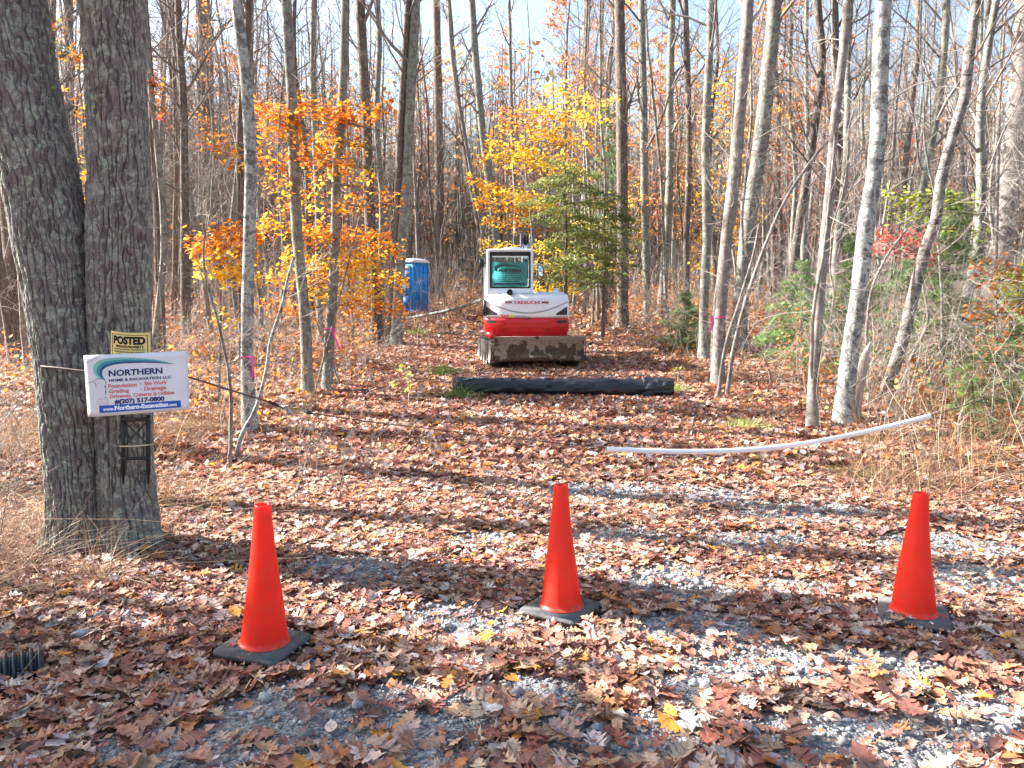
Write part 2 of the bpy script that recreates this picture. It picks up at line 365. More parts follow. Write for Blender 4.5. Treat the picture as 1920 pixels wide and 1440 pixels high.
# ---------------------------------------------------------------- trees
def wig(rng, n, amp):
    a = np.cumsum(rng.normal(0, 1, (n, 3)), 0); a -= np.linspace(0, 1, n)[:, None]*a[-1]; return a*amp/ max(1, n**.5)
def branch(mb, rng, p, d, L, r, lev, maxlev, kids=6, up=.25, sides=5, tips=None, kink=.10):
    n = 6 if lev == 0 else (5 if lev == 1 else 4)
    pts = [np.array(p, float)]; dd = np.array(d, float); dd /= np.linalg.norm(dd)
    for i_ in range(n):
        dd = dd+rng.normal(0, kink, 3)+np.array([0, 0, up/n]); dd /= np.linalg.norm(dd); pts.append(pts[-1]+dd*L/n)
    pts = np.array(pts); rad = np.linspace(r, r*.3, n+1)
    mb.tube(pts, rad, sides if lev == 0 else 3, cap=False)
    if tips is not None and lev >= 1: tips.append(pts)
    if lev < maxlev:
        for i_ in range(kids):
            t_ = .25+.75*(i_+rng.random())/kids; j_ = min(int(t_*n), n-1); f_ = t_*n-j_
            q = pts[j_]*(1-f_)+pts[j_+1]*f_; a_ = pts[j_+1]-pts[j_]; a_ /= np.linalg.norm(a_)
            s_ = rng.normal(0, 1, 3); s_ -= a_*s_.dot(a_); s_ /= np.linalg.norm(s_)+1e-6
            nd = a_*.75+s_*(.55+.3*rng.random()); branch(mb, rng, q, nd, L*(.55-.25*t_+.15*rng.random()), max(r*.45*(1.1-.5*t_), .0022), lev+1, maxlev, max(3, kids-2), up, 3, tips, kink*1.2)
def spline(pts, n):
    pts = np.array([tuple(p) for p in pts], float); m_ = len(pts)
    s_ = np.r_[0, np.cumsum(np.linalg.norm(np.diff(pts, axis=0), axis=1))]; t_ = np.linspace(0, s_[-1], n)
    tan = np.gradient(pts, s_, axis=0); out = []
    for q in t_:
        k_ = min(np.searchsorted(s_, q, side='right')-1, m_-2); k_ = max(k_, 0); h_ = s_[k_+1]-s_[k_]; u = (q-s_[k_])/h_
        out.append((2*u**3-3*u**2+1)*pts[k_]+(u**3-2*u**2+u)*h_*tan[k_]+(-2*u**3+3*u**2)*pts[k_+1]+(u**3-u**2)*h_*tan[k_+1])
    return np.array(out), t_/s_[-1]
def trunk_pts(path, r0, r1, rng, n=26, wob=.02, flare=1.5):
    c_, t_ = spline(path, n); c_ = c_+wig(rng, n, wob)
    hgt = c_[:, 2]-c_[0, 2]
    rad = r0+(r1-r0)*t_; rad = rad*(1+(flare-1)*np.exp(-hgt/.22)); rad = rad*(1+.04*rng.normal(0, 1, n)); return c_, rad
def tree(name, path, r0, r1, mat, twig, seed, nbr=14, start=.35, brl=2.2, lev=2, kids=6, up=.35, ang=.9, wob=.03, sides=10, dead=0, deadl=.5, label=None, group=None, cat='tree', flare=1.5, foliage=None, extra=None, tipup=True, n=30, bsc=.4, skew=None):
    rng = np.random.default_rng(seed); path = [np.array(tuple(p), float) for p in path]; base = path[0].copy()
    path[0][2] -= .08
    root = empty(name, tuple(base)); tag(root, label, cat, group)
    c_, rad = trunk_pts(path, r0, r1, rng, n, wob, flare)
    mb = MB(); mb.tube(c_-base, rad, sides)
    kid(mb.build('trunk', MATS[mat], root, smooth=True), root)
    cr = MB(); tips = []; m_ = len(c_)
    def at(t_):
        j_ = min(int(t_*(m_-1)), m_-2); f_ = t_*(m_-1)-j_; return c_[j_]*(1-f_)+c_[j_+1]*f_-base, rad[j_]*(1-f_)+rad[j_+1]*f_
    for i_ in range(nbr):
        t_ = start+(1-start)*(i_+rng.random())/nbr; q, rr = at(t_); a_ = rng.random()*6.283 if skew is None else skew+rng.normal(0, .9)
        el = ang*(.6+.6*rng.random()); d_ = (math.cos(a_)*math.cos(el), math.sin(a_)*math.cos(el), math.sin(el))
        branch(cr, rng, q, d_, brl*(.6+.7*rng.random())*(1.15-.5*t_), max(rr*bsc*(.6+.5*rng.random()), .006), 0, lev, kids, up, 5, tips)
    for i_ in range(dead):
        t_ = .03+.75*rng.random(); q, rr = at(t_); a_ = rng.random()*6.283; e_ = rng.normal(0.1, .35)
        branch(cr, rng, q, (math.cos(a_)*math.cos(e_), math.sin(a_)*math.cos(e_), math.sin(e_)), deadl*(.4+rng.random()), .0035+.006*rng.random(), 0, 2 if deadl > .7 else 1, 4, .15, 4, None, .16)
    if cr.n: kid(cr.build('crown', MATS[twig], root), root)
    if foliage: foliage(root, tips, rng)
    return root, c_, rad
def tip_leaves(tips, T, per, size, cols, spread, tilt, name='foliage', mat='leaf_live', droop=None, frac=1.0):
    def f(root, tp, rng):
        tp = [t for t in tips_src(tp) if rng.random() < frac]
        if not tp: return
        A = np.array([t[[0, len(t)//2, -1]] for t in tp]); n_ = len(A)*per; idx = np.repeat(np.arange(len(A)), per); u = R.random(n_)*2
        i0 = np.minimum(u.astype(int), 1); fr = (u-i0)[:, None]; p = A[idx, i0]*(1-fr)+A[idx, i0+1]*fr+R.normal(0, spread, (n_, 3))*np.array([1, 1, .5])
        c_ = np.array(cols)[R.choice(len(cols), n_)]*(1+.4*(R.random((n_, 1))-.5)); mb = MB()
        leaves(mb, T, p, size*(.6+.8*R.random(n_)), np.clip(c_, 0, .95), tilt, .5, droop=droop); kid(mb.build(name, MATS[mat], root, colors=True), root)
    return f
def tips_src(tp): return tp
# ---------------------------------------------------------------- the big double trunk at left
def big_trunk(path, rads, seed, base, nu=400, nv=900):
    pts = [P(a, b, d) for a, b, d in path]; c_, t_ = spline(pts, nv)
    rr = np.interp(np.linspace(0, 1, nv), np.linspace(0, 1, len(rads)), rads) if False else None
    s_ = np.r_[0, np.cumsum(np.linalg.norm(np.diff(np.array([tuple(p) for p in pts]), axis=0), axis=1))]; s_ /= s_[-1]
    rr = np.interp(t_, s_, rads)
    hgt = (c_[:, 2]-c_[0, 2])
    u = np.arange(nu)/nu; U, H = np.meshgrid(u, hgt); TH = U*2*np.pi
    cyc = 30
    wv = (vn(U*8, H*2.2, seed, 8)-.5)*1.1+(vn(U*20, H*6, seed+3, 20)-.5)*.5
    K = 27; w1 = (vn(U*12, H*3.2, seed+5, 12)-.5)*1.5+(vn(U*30, H*14, seed+6, 30)-.5)*.9; w2 = (vn(U*12, H*3.2, seed+15, 12)-.5)*1.5+(vn(U*30, H*14, seed+16, 30)-.5)*.9
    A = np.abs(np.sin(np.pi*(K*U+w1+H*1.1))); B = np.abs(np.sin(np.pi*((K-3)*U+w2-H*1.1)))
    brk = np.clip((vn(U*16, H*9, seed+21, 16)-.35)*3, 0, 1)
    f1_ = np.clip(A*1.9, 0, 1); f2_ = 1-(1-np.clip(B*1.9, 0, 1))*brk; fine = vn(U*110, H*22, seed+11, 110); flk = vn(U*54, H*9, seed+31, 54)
    disp = f1_*f2_*.013+(fine-.5)*.005+(flk-.5)*.009+(vn(U*5, H*1.3, seed+1, 5)-.5)*.04-.012
    bt = np.exp(-np.maximum(hgt, 0)/.20)[:, None]
    butt = bt*(.20+.34*np.maximum(0, np.sin(TH*5+seed+H*1.5))+.10*np.sin(TH*3+1.3*seed))
    Rr = rr[:, None]*(1+butt)+disp
    x = c_[:, 0][:, None]+Rr*np.cos(TH); y = c_[:, 1][:, None]+Rr*np.sin(TH); z = np.repeat(c_[:, 2][:, None], nu, 1)
    V = np.stack([x, y, z], -1).reshape(-1, 3)-base
    i_ = np.arange(nv-1)[:, None]*nu; j_ = np.arange(nu)[None]; k_ = (j_+1) % nu
    Fq = np.stack([i_+j_, i_+k_, i_+nu+k_, i_+nu+j_], -1).reshape(-1, 4)
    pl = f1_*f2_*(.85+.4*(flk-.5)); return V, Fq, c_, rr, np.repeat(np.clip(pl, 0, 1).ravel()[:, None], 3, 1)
bb = np.array([-2.66, 5.0, float(gz(-2.66, 5.0))]); broot = empty('maple_tree', tuple(bb))
tag(broot, 'big double-trunked tree with furrowed lichen-spotted bark behind the white company sign', 'tree')
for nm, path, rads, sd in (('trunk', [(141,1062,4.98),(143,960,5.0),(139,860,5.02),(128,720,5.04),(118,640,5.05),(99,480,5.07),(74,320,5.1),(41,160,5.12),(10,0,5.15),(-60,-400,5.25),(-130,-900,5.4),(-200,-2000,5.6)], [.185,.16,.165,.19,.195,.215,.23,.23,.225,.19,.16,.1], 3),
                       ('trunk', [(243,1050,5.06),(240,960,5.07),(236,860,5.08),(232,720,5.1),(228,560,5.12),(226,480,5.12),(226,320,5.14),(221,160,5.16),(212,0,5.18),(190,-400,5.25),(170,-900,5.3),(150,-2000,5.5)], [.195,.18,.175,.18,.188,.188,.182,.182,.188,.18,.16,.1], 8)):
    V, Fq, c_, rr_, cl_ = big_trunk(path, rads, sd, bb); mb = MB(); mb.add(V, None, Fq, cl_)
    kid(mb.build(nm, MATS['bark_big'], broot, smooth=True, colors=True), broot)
    if sd == 3: cA = c_
    else: cB = c_
rng = np.random.default_rng(5); cr = MB()
for c_ in (cA, cB):
    for i_ in range(9):
        q = c_[int(len(c_)*(.5+.5*rng.random()))-1]-bb; a_ = rng.random()*6.28
        branch(cr, rng, q, (math.cos(a_), math.sin(a_), .8), 2.6, .06, 0, 3, 6, .5)
cr.build('crown', MATS['twig_dark'], broot)
# ---------------------------------------------------------------- trees traced one by one
def TP(pts, H=15, d=None, z0=None):
    b_ = G(*pts[0]) if d is None else P(pts[0][0], pts[0][1], d)
    d = b_.y
    if d is not None and z0 is None: b_.z = float(gz(b_.x, b_.y))
    out = [b_]+[P(a, c_, d) for a, c_ in pts[1:]]
    a, c_ = out[-2], out[-1]; dr = (c_-a).normalized(); dr = (dr+Vector((0, .0, 2))).normalized()
    while out[-1].z < H: out.append(out[-1]+dr*1.5)
    return out
def rp(wpx, pts, d=None):
    dd = G(*pts[0]).y if d is None else d
    return wpx/2/ppm(dd)
TR = [
 # name, pts, width px at base, at top of frame, bark, twig, label, opts
 ('maple_tree', [(470,812),(464,700),(462,560),(465,420),(467,250),(458,140),(447,60),(440,-10)], 27, 22, 'bark_mottled','twig_grey','pale lichen-mottled tree with pink tape on its trunk, right of the white sign', dict(nbr=12,start=.4,dead=14,deadl=.7)),
 ('maple_tree', [(578,742),(572,620),(560,470),(553,320),(547,160),(538,-10)], 24, 20, 'bark_grey','twig_grey','straight grey tree between the two pink-taped trees', dict(nbr=12,start=.4,dead=8,deadl=.6)),
 ('maple_tree', [(612,735),(618,620),(625,470),(626,330),(637,180),(641,-10)], 21, 17, 'bark_grey','twig_grey','slim grey tree with a pink ribbon low on its trunk', dict(nbr=12,start=.4,dead=8,deadl=.6)),
 ('maple_tree', [(741,648),(748,520),(758,400),(766,250),(772,120),(780,-10)], 26, 18, 'bark_grey','twig_grey','tallest stem of the tree clump left of the blue toilet', dict(nbr=12,start=.4,dead=6)),
 ('maple_tree', [(728,648),(736,560),(746,420),(748,300),(756,150),(766,-10)], 17, 13, 'bark_dark','twig_grey','darker stem leaning against the tall one in the clump left of the blue toilet', dict(nbr=10,start=.45,dead=6)),
 ('maple_tree', [(708,643),(704,540),(694,420),(690,280),(682,130),(676,-10)], 24, 18, 'bark_dark','twig_grey','brown left stem of the tree clump beside the orange beech leaves', dict(nbr=10,start=.45,dead=6)),
 ('maple_tree', [(718,628),(714,520),(716,380),(706,220),(712,60),(708,-10)], 13, 10, 'bark_grey','twig_grey','thin back stem of the tree clump beside the orange beech leaves', dict(nbr=10,start=.45)),
 ('pine_tree', [(824,560),(823,420),(822,260),(820,120),(818,-10)], 21, 14, 'bark_red','twig_dark','reddish brown pine with short dead branches between the toilet and the excavator', dict(nbr=0,dead=110,deadl=1.1,n=40)),
 ('maple_tree', [(922,566),(908,480),(890,380),(868,260),(852,140),(840,-10)], 15, 10, 'bark_red','twig_grey','left of the two leaning trees rising behind the excavator cab', dict(nbr=8,start=.5,dead=6)),
 ('maple_tree', [(926,568),(906,440),(880,300),(858,180),(846,90),(842,-10)], 9, 7, 'bark_pale','twig_pale','thinnest pale stem leaning left behind the excavator cab', dict(nbr=8,start=.5)),
 ('maple_tree', [(945,572),(934,480),(920,360),(904,240),(892,110),(884,-10)], 19, 13, 'bark_grey','twig_grey','lichened grey tree leaning left directly above the excavator cab', dict(nbr=8,start=.5,dead=6)),
 ('maple_tree', [(1012,575),(972,500),(968,380),(962,260),(958,120),(955,-10)], 9, 6, 'bark_grey','twig_grey','very thin upright tree above the excavator boom', dict(nbr=8,start=.5)),
 ('maple_tree', [(1069,562),(1080,480),(1096,400),(1100,320),(1092,230),(1096,120),(1102,-10)], 20, 13, 'bark_grey','twig_grey','curved grey tree with high forks right of the excavator', dict(nbr=14,start=.38,dead=6)),
 ('maple_tree', [(1121,606),(1119,520),(1108,420),(1104,330),(1099,250)], 8, 6, 'bark_pale','twig_pale','thin pale sapling between the excavator and the dark straight tree', dict(nbr=6,start=.5,H=8)),
 ('oak_tree', [(1167,616),(1168,460),(1166,300),(1164,150),(1162,-10)], 25, 19, 'bark_dark','twig_dark','dark straight tree nearest the right side of the excavator', dict(nbr=12,start=.42,dead=14,deadl=.8)),
 ('maple_tree', [(1213,612),(1212,500),(1208,340),(1206,160),(1204,-10)], 17, 13, 'bark_grey','twig_grey','grey tree with round lichen spots just right of the dark straight tree', dict(nbr=10,start=.42,dead=6)),
 ('maple_tree', [(1238,600),(1248,480),(1256,330),(1256,170),(1260,-10)], 17, 13, 'bark_grey','twig_grey','grey tree bowed slightly rightward, second from the dark straight tree', dict(nbr=10,start=.42,dead=6)),
 ('maple_tree', [(1319,672),(1319,560),(1325,430),(1324,300),(1328,150),(1332,-10)], 20, 14, 'bark_grey','twig_grey','dark based tree left of the one with pink tape on the right side', dict(nbr=12,start=.4,dead=10)),
 ('maple_tree', [(1346,722),(1352,600),(1362,470),(1378,330),(1388,210),(1396,110),(1403,-10)], 27, 21, 'bark_pale','twig_pale','pale barked tree with a pink tape, sunlit down its left edge, right of the drive', dict(nbr=14,start=.35,dead=16,deadl=.9)),
 ('maple_tree', [(1335,700),(1338,620),(1350,500),(1366,380),(1372,290)], 7, 4, 'bark_pale','twig_pale','thin pale stem growing against the pink-taped tree right of the drive', dict(nbr=8,start=.4,H=5)),
 ('oak_tree', [(1385,652),(1392,540),(1404,420),(1424,290),(1440,150),(1452,-10)], 33, 26, 'bark_grey','twig_grey','thickest trunk of the right-hand group, behind the pink-taped tree', dict(nbr=12,start=.4,dead=12,deadl=.9)),
 ('maple_tree', [(1523,806),(1528,680),(1542,520),(1556,380),(1566,230),(1582,110),(1592,-10)], 22, 16, 'bark_pale','twig_pale','slim white-barked tree left of the thick sunlit trunk', dict(nbr=14,start=.35,dead=18,deadl=.9)),
 ('maple_tree', [(1580,798),(1590,690),(1608,560),(1624,420),(1642,280),(1648,120),(1653,-10)], 36, 30, 'bark_mottled','twig_grey','thick trunk brightly sunlit on its left half, beside the broken stump', dict(nbr=14,start=.4,dead=18,deadl=1.0)),
 ('birch_tree', [(1658,762),(1680,680),(1706,600),(1722,510),(1754,420),(1772,300),(1806,200),(1820,80),(1832,-10)], 26, 14, 'bark_birch','twig_pale','leaning grey birch with a dark base right of the broken stump', dict(nbr=14,start=.4,dead=14,deadl=.9)),
 ('pine_tree', [(1852,560),(1884,430),(1898,300),(1912,170),(1922,60),(1926,-10)], 44, 36, 'bark_pale','twig_dark','broad pale pine trunk at the right edge of the picture', dict(nbr=10,start=.4,dead=16,deadl=1.6)),
 ('oak_tree', [(48,658),(38,560),(26,440),(14,300),(2,150),(-8,-10)], 42, 34, 'bark_dark','twig_dark','dark straight trunk at the left edge behind the big double tree', dict(nbr=12,start=.45,dead=14)),
 ('oak_tree', [(402,572),(398,460),(392,330),(388,180),(384,60),(380,-10)], 30, 24, 'bark_dark','twig_dark','dark brown trunk left of the pink-taped lichened tree', dict(nbr=12,start=.42,dead=18,deadl=1.0)),
 ('oak_tree', [(456,690),(455,560),(454,420),(452,260),(462,100),(470,-10)], 17, 14, 'bark_dark','twig_dark','dark shaded stem close behind the pink-taped lichened tree', dict(nbr=12,start=.42,dead=8)),
 ('maple_tree', [(330,556),(326,430),(322,300),(324,160),(318,-10)], 15, 12, 'bark_dark','twig_dark','dark pole-like tree first to the right of the big double trunk', dict(nbr=10,start=.42,dead=12)),
 ('maple_tree', [(307,560),(306,430),(304,280),(306,140),(308,-10)], 11, 9, 'bark_pale','twig_pale','pale pole-like tree touching the right edge of the big double trunk', dict(nbr=10,start=.42,dead=8)),
 ('oak_tree', [(140,600),(138,460),(134,320),(130,160),(126,-10)], 20, 16, 'bark_dark','twig_dark','dark tree seen in the gap between the two big left trunks', dict(nbr=10,start=.42,dead=14)),
 ('maple_tree', [(1478,575),(1496,440),(1524,250),(1540,120),(1530,-10)], 18, 15, 'bark_dark','twig_dark','dark leaning tree halfway between the thick grey trunk and the white-barked tree', dict(nbr=10,start=.42,dead=12,d=20)),
 ('maple_tree', [(1650,520),(1690,380),(1704,230),(1718,110),(1724,-10)], 14, 11, 'bark_dark','twig_dark','dark crooked tree behind the leaning birch', dict(nbr=10,start=.42,dead=14,d=20)),
 ('oak_tree', [(1290,590),(1288,440),(1292,300),(1290,140),(1286,-10)], 13, 11, 'bark_dark','twig_dark','dark slim tree behind the gap right of the bowed grey tree', dict(nbr=10,start=.42,dead=12,d=27)),
 ('maple_tree', [(600,600),(597,450),(594,300),(590,150),(592,-10)], 14, 12, 'bark_grey','twig_grey','thin grey tree standing inside the orange beech leaves', dict(nbr=10,start=.42,dead=12,d=21)),
]
TINFO = []
for k_, (nm, pts, w0, w1, bk, tw, lab, o_) in enumerate(TR):
    o_ = dict(o_); H = o_.pop('H', 15); d_ = o_.pop('d', None)
    pp = TP(pts, H, d_); dd = pp[0].y
    s_ = np.r_[0, np.cumsum(np.linalg.norm(np.diff(np.array([tuple(p) for p in pp]), axis=0), axis=1))]
    # top radius at the real top: extrapolate the taper seen in the frame
    fr = s_[len(pts)-1]/s_[-1]; r0 = w0/2/ppm(dd); rt = w1/2/ppm(dd); r1 = max(r0+(rt-r0)/max(fr, .2), r0*.18)
    if dd < 16: o_['dead'] = int(o_.get('dead', 6)*2.2); o_['deadl'] = o_.get('deadl', .5)*1.15
    root, c_, rad = tree(nm, pp, r0/1.12, r1, bk, tw, 100+k_, wob=.035, label=lab, sides=14 if dd < 12 else 10, brl=2.4, flare=1.35, **o_)
    TINFO.append((root, c_, rad))
# broken stump, sapling stems
def stem(name, pts, w0, w1, mat, label, cat, d=None, group=None, sides=7, kids=4, twl=.5, seed=1, twig='twig_pale'):
    b_ = G(*pts[0]) if d is None else P(*pts[0], d); d0 = b_.y; rng = np.random.default_rng(seed)
    pp = [b_]+[P(a, c_, d0+.03*i_) for i_, (a, c_) in enumerate(pts[1:])]
    root = empty(name, tuple(b_)); tag(root, label, cat, group); base = np.array(tuple(b_))
    pp[0] = pp[0]-Vector((0, 0, .06)); c_, t_ = spline(pp, 26); c_ += wig(rng, 26, .012)
    mb = MB(); mb.tube(c_-base, np.linspace(w0, w1, 26)/2/ppm(d0)*(1+.08*rng.normal(0, 1, 26)), sides); mb.build('trunk', MATS[mat], root, smooth=True)
    if kids:
        tb = MB()
        for i_ in range(kids):
            j_ = int(26*(.3+.7*(i_+rng.random())/kids))-1; a_ = rng.random()*6.28
            branch(tb, rng, c_[min(j_, 25)]-base, (math.cos(a_), math.sin(a_), .5), twl*(.5+rng.random()), .004, 0, 2, 5, .2, 4)
        tb.build('crown', MATS[twig], root)
    return root, c_
stem('sapling', [(430,882),(432,800),(427,700),(412,620),(392,545),(382,480),(385,430)], 8, 4, 'bark_grey', 'thin bent grey sapling between the white sign and the pink-taped tree', 'sapling', seed=3, kids=9)
stem('sapling', [(438,862),(456,812),(478,772),(500,690),(508,640),(528,575),(540,520),(552,482)], 9.5, 5, 'bark_mottled', 'crooked sapling leaning right across the pink-taped tree base', 'sapling', seed=4, kids=9)
stem('sapling', [(1545,470),(1528,560),(1520,700)][::-1]+[(1560,330),(1566,250)], 8, 5, 'bark_pale', 'thin pale sapling climbing beside the slim white-barked tree', 'sapling', d=8.6, seed=5, kids=7)
stem('sapling', [(1362,745),(1376,650),(1400,560),(1432,470),(1470,380),(1530,290),(1580,230)], 9, 5, 'bark_pale', 'pale stem arching far to the right from the pink-taped tree group', 'sapling', seed=6, kids=8)
stem('sapling', [(1345,748),(1362,640),(1388,560),(1412,480),(1424,420)], 8, 4, 'bark_pale', 'shorter pale stem beside the arching one at the pink-taped tree group', 'sapling', seed=7, kids=8)
stem('sapling', [(1632,762),(1628,690),(1625,610),(1636,540),(1662,480),(1700,430)], 8, 4, 'bark_pale', 'forked pale sapling behind the broken stump', 'sapling', seed=8, kids=10, twl=.8)
stem('sapling', [(1694,752),(1702,690),(1740,600),(1730,520),(1762,430)], 7, 4, 'bark_pale', 'crooked thin sapling right of the leaning birch', 'sapling', seed=9, kids=10, twl=.8)
stem('sapling', [(1450,735),(1440,690),(1426,660)], 6, 3, 'bark_pale', 'short dead stick standing in the leaves right of the pink-taped trees', 'stick', seed=10, kids=2, twl=.3)
# snag
sb = G(1603, 792); root = empty('tree_stump', tuple(sb)); tag(root, 'broken pale barkless snag leaning right beside the thick sunlit trunk', 'stump')
d_ = sb.y; pp = [sb-Vector((0,0,.05))]+[P(a, b, d_) for a, b in ((1606,750),(1614,710),(1622,672),(1629,648))]; c_, t_ = spline(pp, 30)
mb = MB(); th = np.linspace(0, 2*np.pi, 22, endpoint=False); rr = np.interp(t_, [0,.15,.7,.92,1], [19,14,11,9,3])/2/ppm(d_)*1.35
V = []
for i_ in range(30):
    q = rr[i_]*(1+.22*np.sin(3*th+.8)+.10*np.sin(7*th+i_*.1)); V.append(np.stack([c_[i_,0]+q*np.cos(th), c_[i_,1]+q*np.sin(th), np.full(22, c_[i_,2])+.05*np.maximum(0, np.cos(th-.5))*(i_ > 24)], -1))
V = np.concatenate(V)-np.array(tuple(sb)); i_ = np.arange(29)[:, None]*22; j_ = np.arange(22)[None]; k_ = (j_+1) % 22
mb.add(V, None, np.stack([i_+j_, i_+k_, i_+22+k_, i_+22+j_], -1).reshape(-1, 4), None, [list(range(29*22, 30*22))])
mb.build('trunk', MATS['bark_snag'], root, smooth=False)
# ---------------------------------------------------------------- leafy saplings: beech, hemlock, pine
ORG = [(.72,.26,.03),(.62,.19,.03),(.80,.38,.04),(.55,.15,.03),(.85,.48,.06)]
YEL = [(.85,.60,.05),(.80,.50,.04),(.90,.70,.10),(.72,.38,.04),(.88,.62,.12)]
RUST = [(.48,.17,.06),(.38,.12,.05),(.55,.24,.08),(.42,.20,.10),(.60,.30,.12)]
RED = [(.50,.09,.06),(.58,.20,.15),(.62,.30,.24)]
GRN = [(.10,.17,.05),(.07,.13,.04),(.17,.22,.07),(.24,.26,.08)]
YG = [(.55,.60,.10),(.42,.50,.10),(.70,.66,.15)]
def spray_plant(name, base, sprays, label, cat='tree', T=OVAL, size=.075, stemw=.02, top=None, seed=1, per=1.0, mat='leaf_live', thick=.095, droop=0.12, tilt=.36, group=None, stemmat='bark_grey'):
    """sprays: (px,py,d, halfwidth_px, slope, n, palette): flat fans of leaves on thin branches out of the stem"""
    rng = np.random.default_rng(seed); b_ = base; root = empty(name, tuple(b_)); tag(root, label, cat, group); B = np.array(tuple(b_))
    top = top or max((P(s[0], s[1], s[2]) for s in sprays), key=lambda q: q.z)
    mid = (Vector(b_)+top)/2+Vector((rng.normal(0, .1), 0, 0)); pp, _ = spline([b_-Vector((0,0,.05)), mid, top], 16)
    tr = MB(); tr.tube(pp-B, np.linspace(stemw, stemw*.3, 16), 7)
    br = tr; lf = MB()
    for (px, py, d, hw, sl, n_, pal) in sprays:
        c_ = np.array(tuple(P(px, py, d))); w_ = hw/ppm(d)
        j_ = int(np.argmin(np.abs(pp[:, 2]-(c_[2]-.15*w_)))); q0 = pp[j_]
        n_ = int(n_*per*1.2)
        # a few fan branches
        for k_ in range(5):
            e_ = c_+np.array([(k_/4*2-1)*w_, rng.normal(0, w_*.5), -sl*(k_/4*2-1)*w_]); m_ = (q0+e_)/2+np.array([0, 0, .08])
            br.tube(np.array([q0, m_, e_])-B, [.007, .005, .002], 4, False)
        u = rng.uniform(-1, 1, n_); v_ = rng.normal(0, .5, n_)*np.sqrt(np.maximum(.05, 1-u*u))
        p = c_[None]+np.stack([u*w_, v_*w_*.8, -sl*u*w_+rng.normal(0, thick, n_)-.06*np.abs(v_)*w_], -1)
        cc = np.array(pal)[rng.integers(0, len(pal), n_)]*(1+.4*(rng.random((n_, 1))-.5))
        leaves(lf, T, p-B, size*(.6+.7*rng.random(n_)), np.clip(cc, 0, .95), tilt, .5, droop=rng.normal(droop, .3, n_))
    tr.build('trunk', MATS[stemmat], root, smooth=True); lf.build('foliage', MATS[mat], root, colors=True)
    return root
def gd(px, d):   # ground point under pixel column px at distance d
    q = P(px, 600, d); q.z = float(gz(q.x, d)); return q
OY = ORG+YEL
spray_plant('beech_tree', gd(585, 12.6), [(520,215,12.3,42,.25,210,ORG),(600,205,12.6,60,.1,300,ORG),(660,225,12.8,50,-.35,200,ORG),(545,255,12.4,66,.3,200,ORG),(640,270,12.8,46,.1,160,ORG+YEL),(600,300,12.5,62,.1,200,ORG),(500,300,12.2,36,.3,120,ORG),
  (640,330,12.9,62,-.1,110,OY),(540,350,12.4,62,.15,90,OY),(690,375,13.0,66,-.05,150,ORG),(600,385,12.6,80,.05,110,OY),(720,210,13,22,-.5,60,ORG)],
  'tall beech sapling full of orange leaves behind the grey trunks left of the drive', seed=21, size=.085)
spray_plant('beech_tree', gd(640, 13.4), [(640,440,13,90,.02,420,ORG),(560,430,13.2,70,.15,300,OY),(700,470,13.2,60,.0,240,OY),(620,490,13.0,90,.05,430,YEL),(700,520,13.4,64,.15,300,OY),(560,520,13.3,60,-.05,260,OY),(640,550,13.2,80,.05,300,YEL),(700,575,13.2,60,.1,200,ORG),(540,580,13,50,.1,150,ORG)],
  'broad low beech sapling with yellow and orange leaves beside the tree clump', seed=22, size=.085)
spray_plant('beech_tree', gd(405, 11.2), [(400,450,11,52,-.2,210,ORG),(440,440,11.2,48,.1,200,ORG),(425,475,11,60,.1,260,OY),(410,505,11,46,.15,150,YEL),(450,520,11.1,40,0,150,YEL),(400,265,11,28,-.1,50,ORG),(430,290,11,26,.2,45,OY),(430,600,11,30,0,40,YEL)],
  'beech sapling with large yellow leaves just left of the lichened pink-taped tree', seed=23, size=.085)
spray_plant('beech_tree', gd(1010, 24), [(1070,180,24,50,.3,150,YEL),(1120,200,24,40,-.4,80,YEL),(1000,215,24,60,.1,160,ORG),(1060,215,24,50,.2,190,YEL),(990,245,24,60,.15,170,OY),(1050,260,24,60,.2,230,YEL),(960,275,23.6,50,.25,210,YEL),(1030,300,24,60,.25,260,YEL),(960,300,23.6,52,.2,240,YEL),(1060,320,24,50,.2,160,YEL),(905,345,23.5,30,.3,90,OY),(960,365,23.5,60,.2,330,YEL),(940,390,23.4,50,.2,220,OY),(1010,385,23.5,44,.2,200,YEL),(950,420,23.6,46,.1,140,OY),(900,300,23.5,16,0,30,ORG)],
  'bright yellow beech with drooping layered leaves above the excavator cab', seed=24, size=.12, stemw=.04, thick=.12)
spray_plant('beech_tree', gd(1110, 27), [(1030,500,26,46,.0,230,YEL),(1060,470,26.5,60,.1,250,YEL),(1120,420,27,50,.1,130,YEL),(1040,540,26,46,0,260,YEL),(1150,380,27,40,.1,90,YEL),(1200,370,27,40,.1,60,OY),(950,465,26,50,.1,200,YEL),(1150,500,27,36,.1,90,YEL),(1130,220,27,50,-.2,90,YEL),(1200,270,27,40,.1,60,ORG)],
  'low yellow beech filling the gap behind the excavator mirror', seed=25, size=.12, stemw=.04, thick=.14)
FR = (np.array([(0,0,0),(.25,.10,0),(.6,.13,0),(1,0,-.04),(.6,-.13,0),(.25,-.10,0)], float), np.array([[0,5,4,1],[1,4,2,2],[2,4,3,3]]))
FR = (FR[0], np.array([[0,5,4,1],[1,4,3,2]]))
NEED = (np.array([(0,.03,0),(1,.0,.1),(0,-.03,0),(0,.025,0),(.8,.4,.1),(0,-.025,0),(0,.025,0),(.8,-.4,.1),(0,-.025,0),(0,.025,0),(.9,.15,.35),(0,-.025,0),(0,.025,0),(.9,-.15,-.2),(0,-.025,0)], float), np.arange(15).reshape(5, 3))
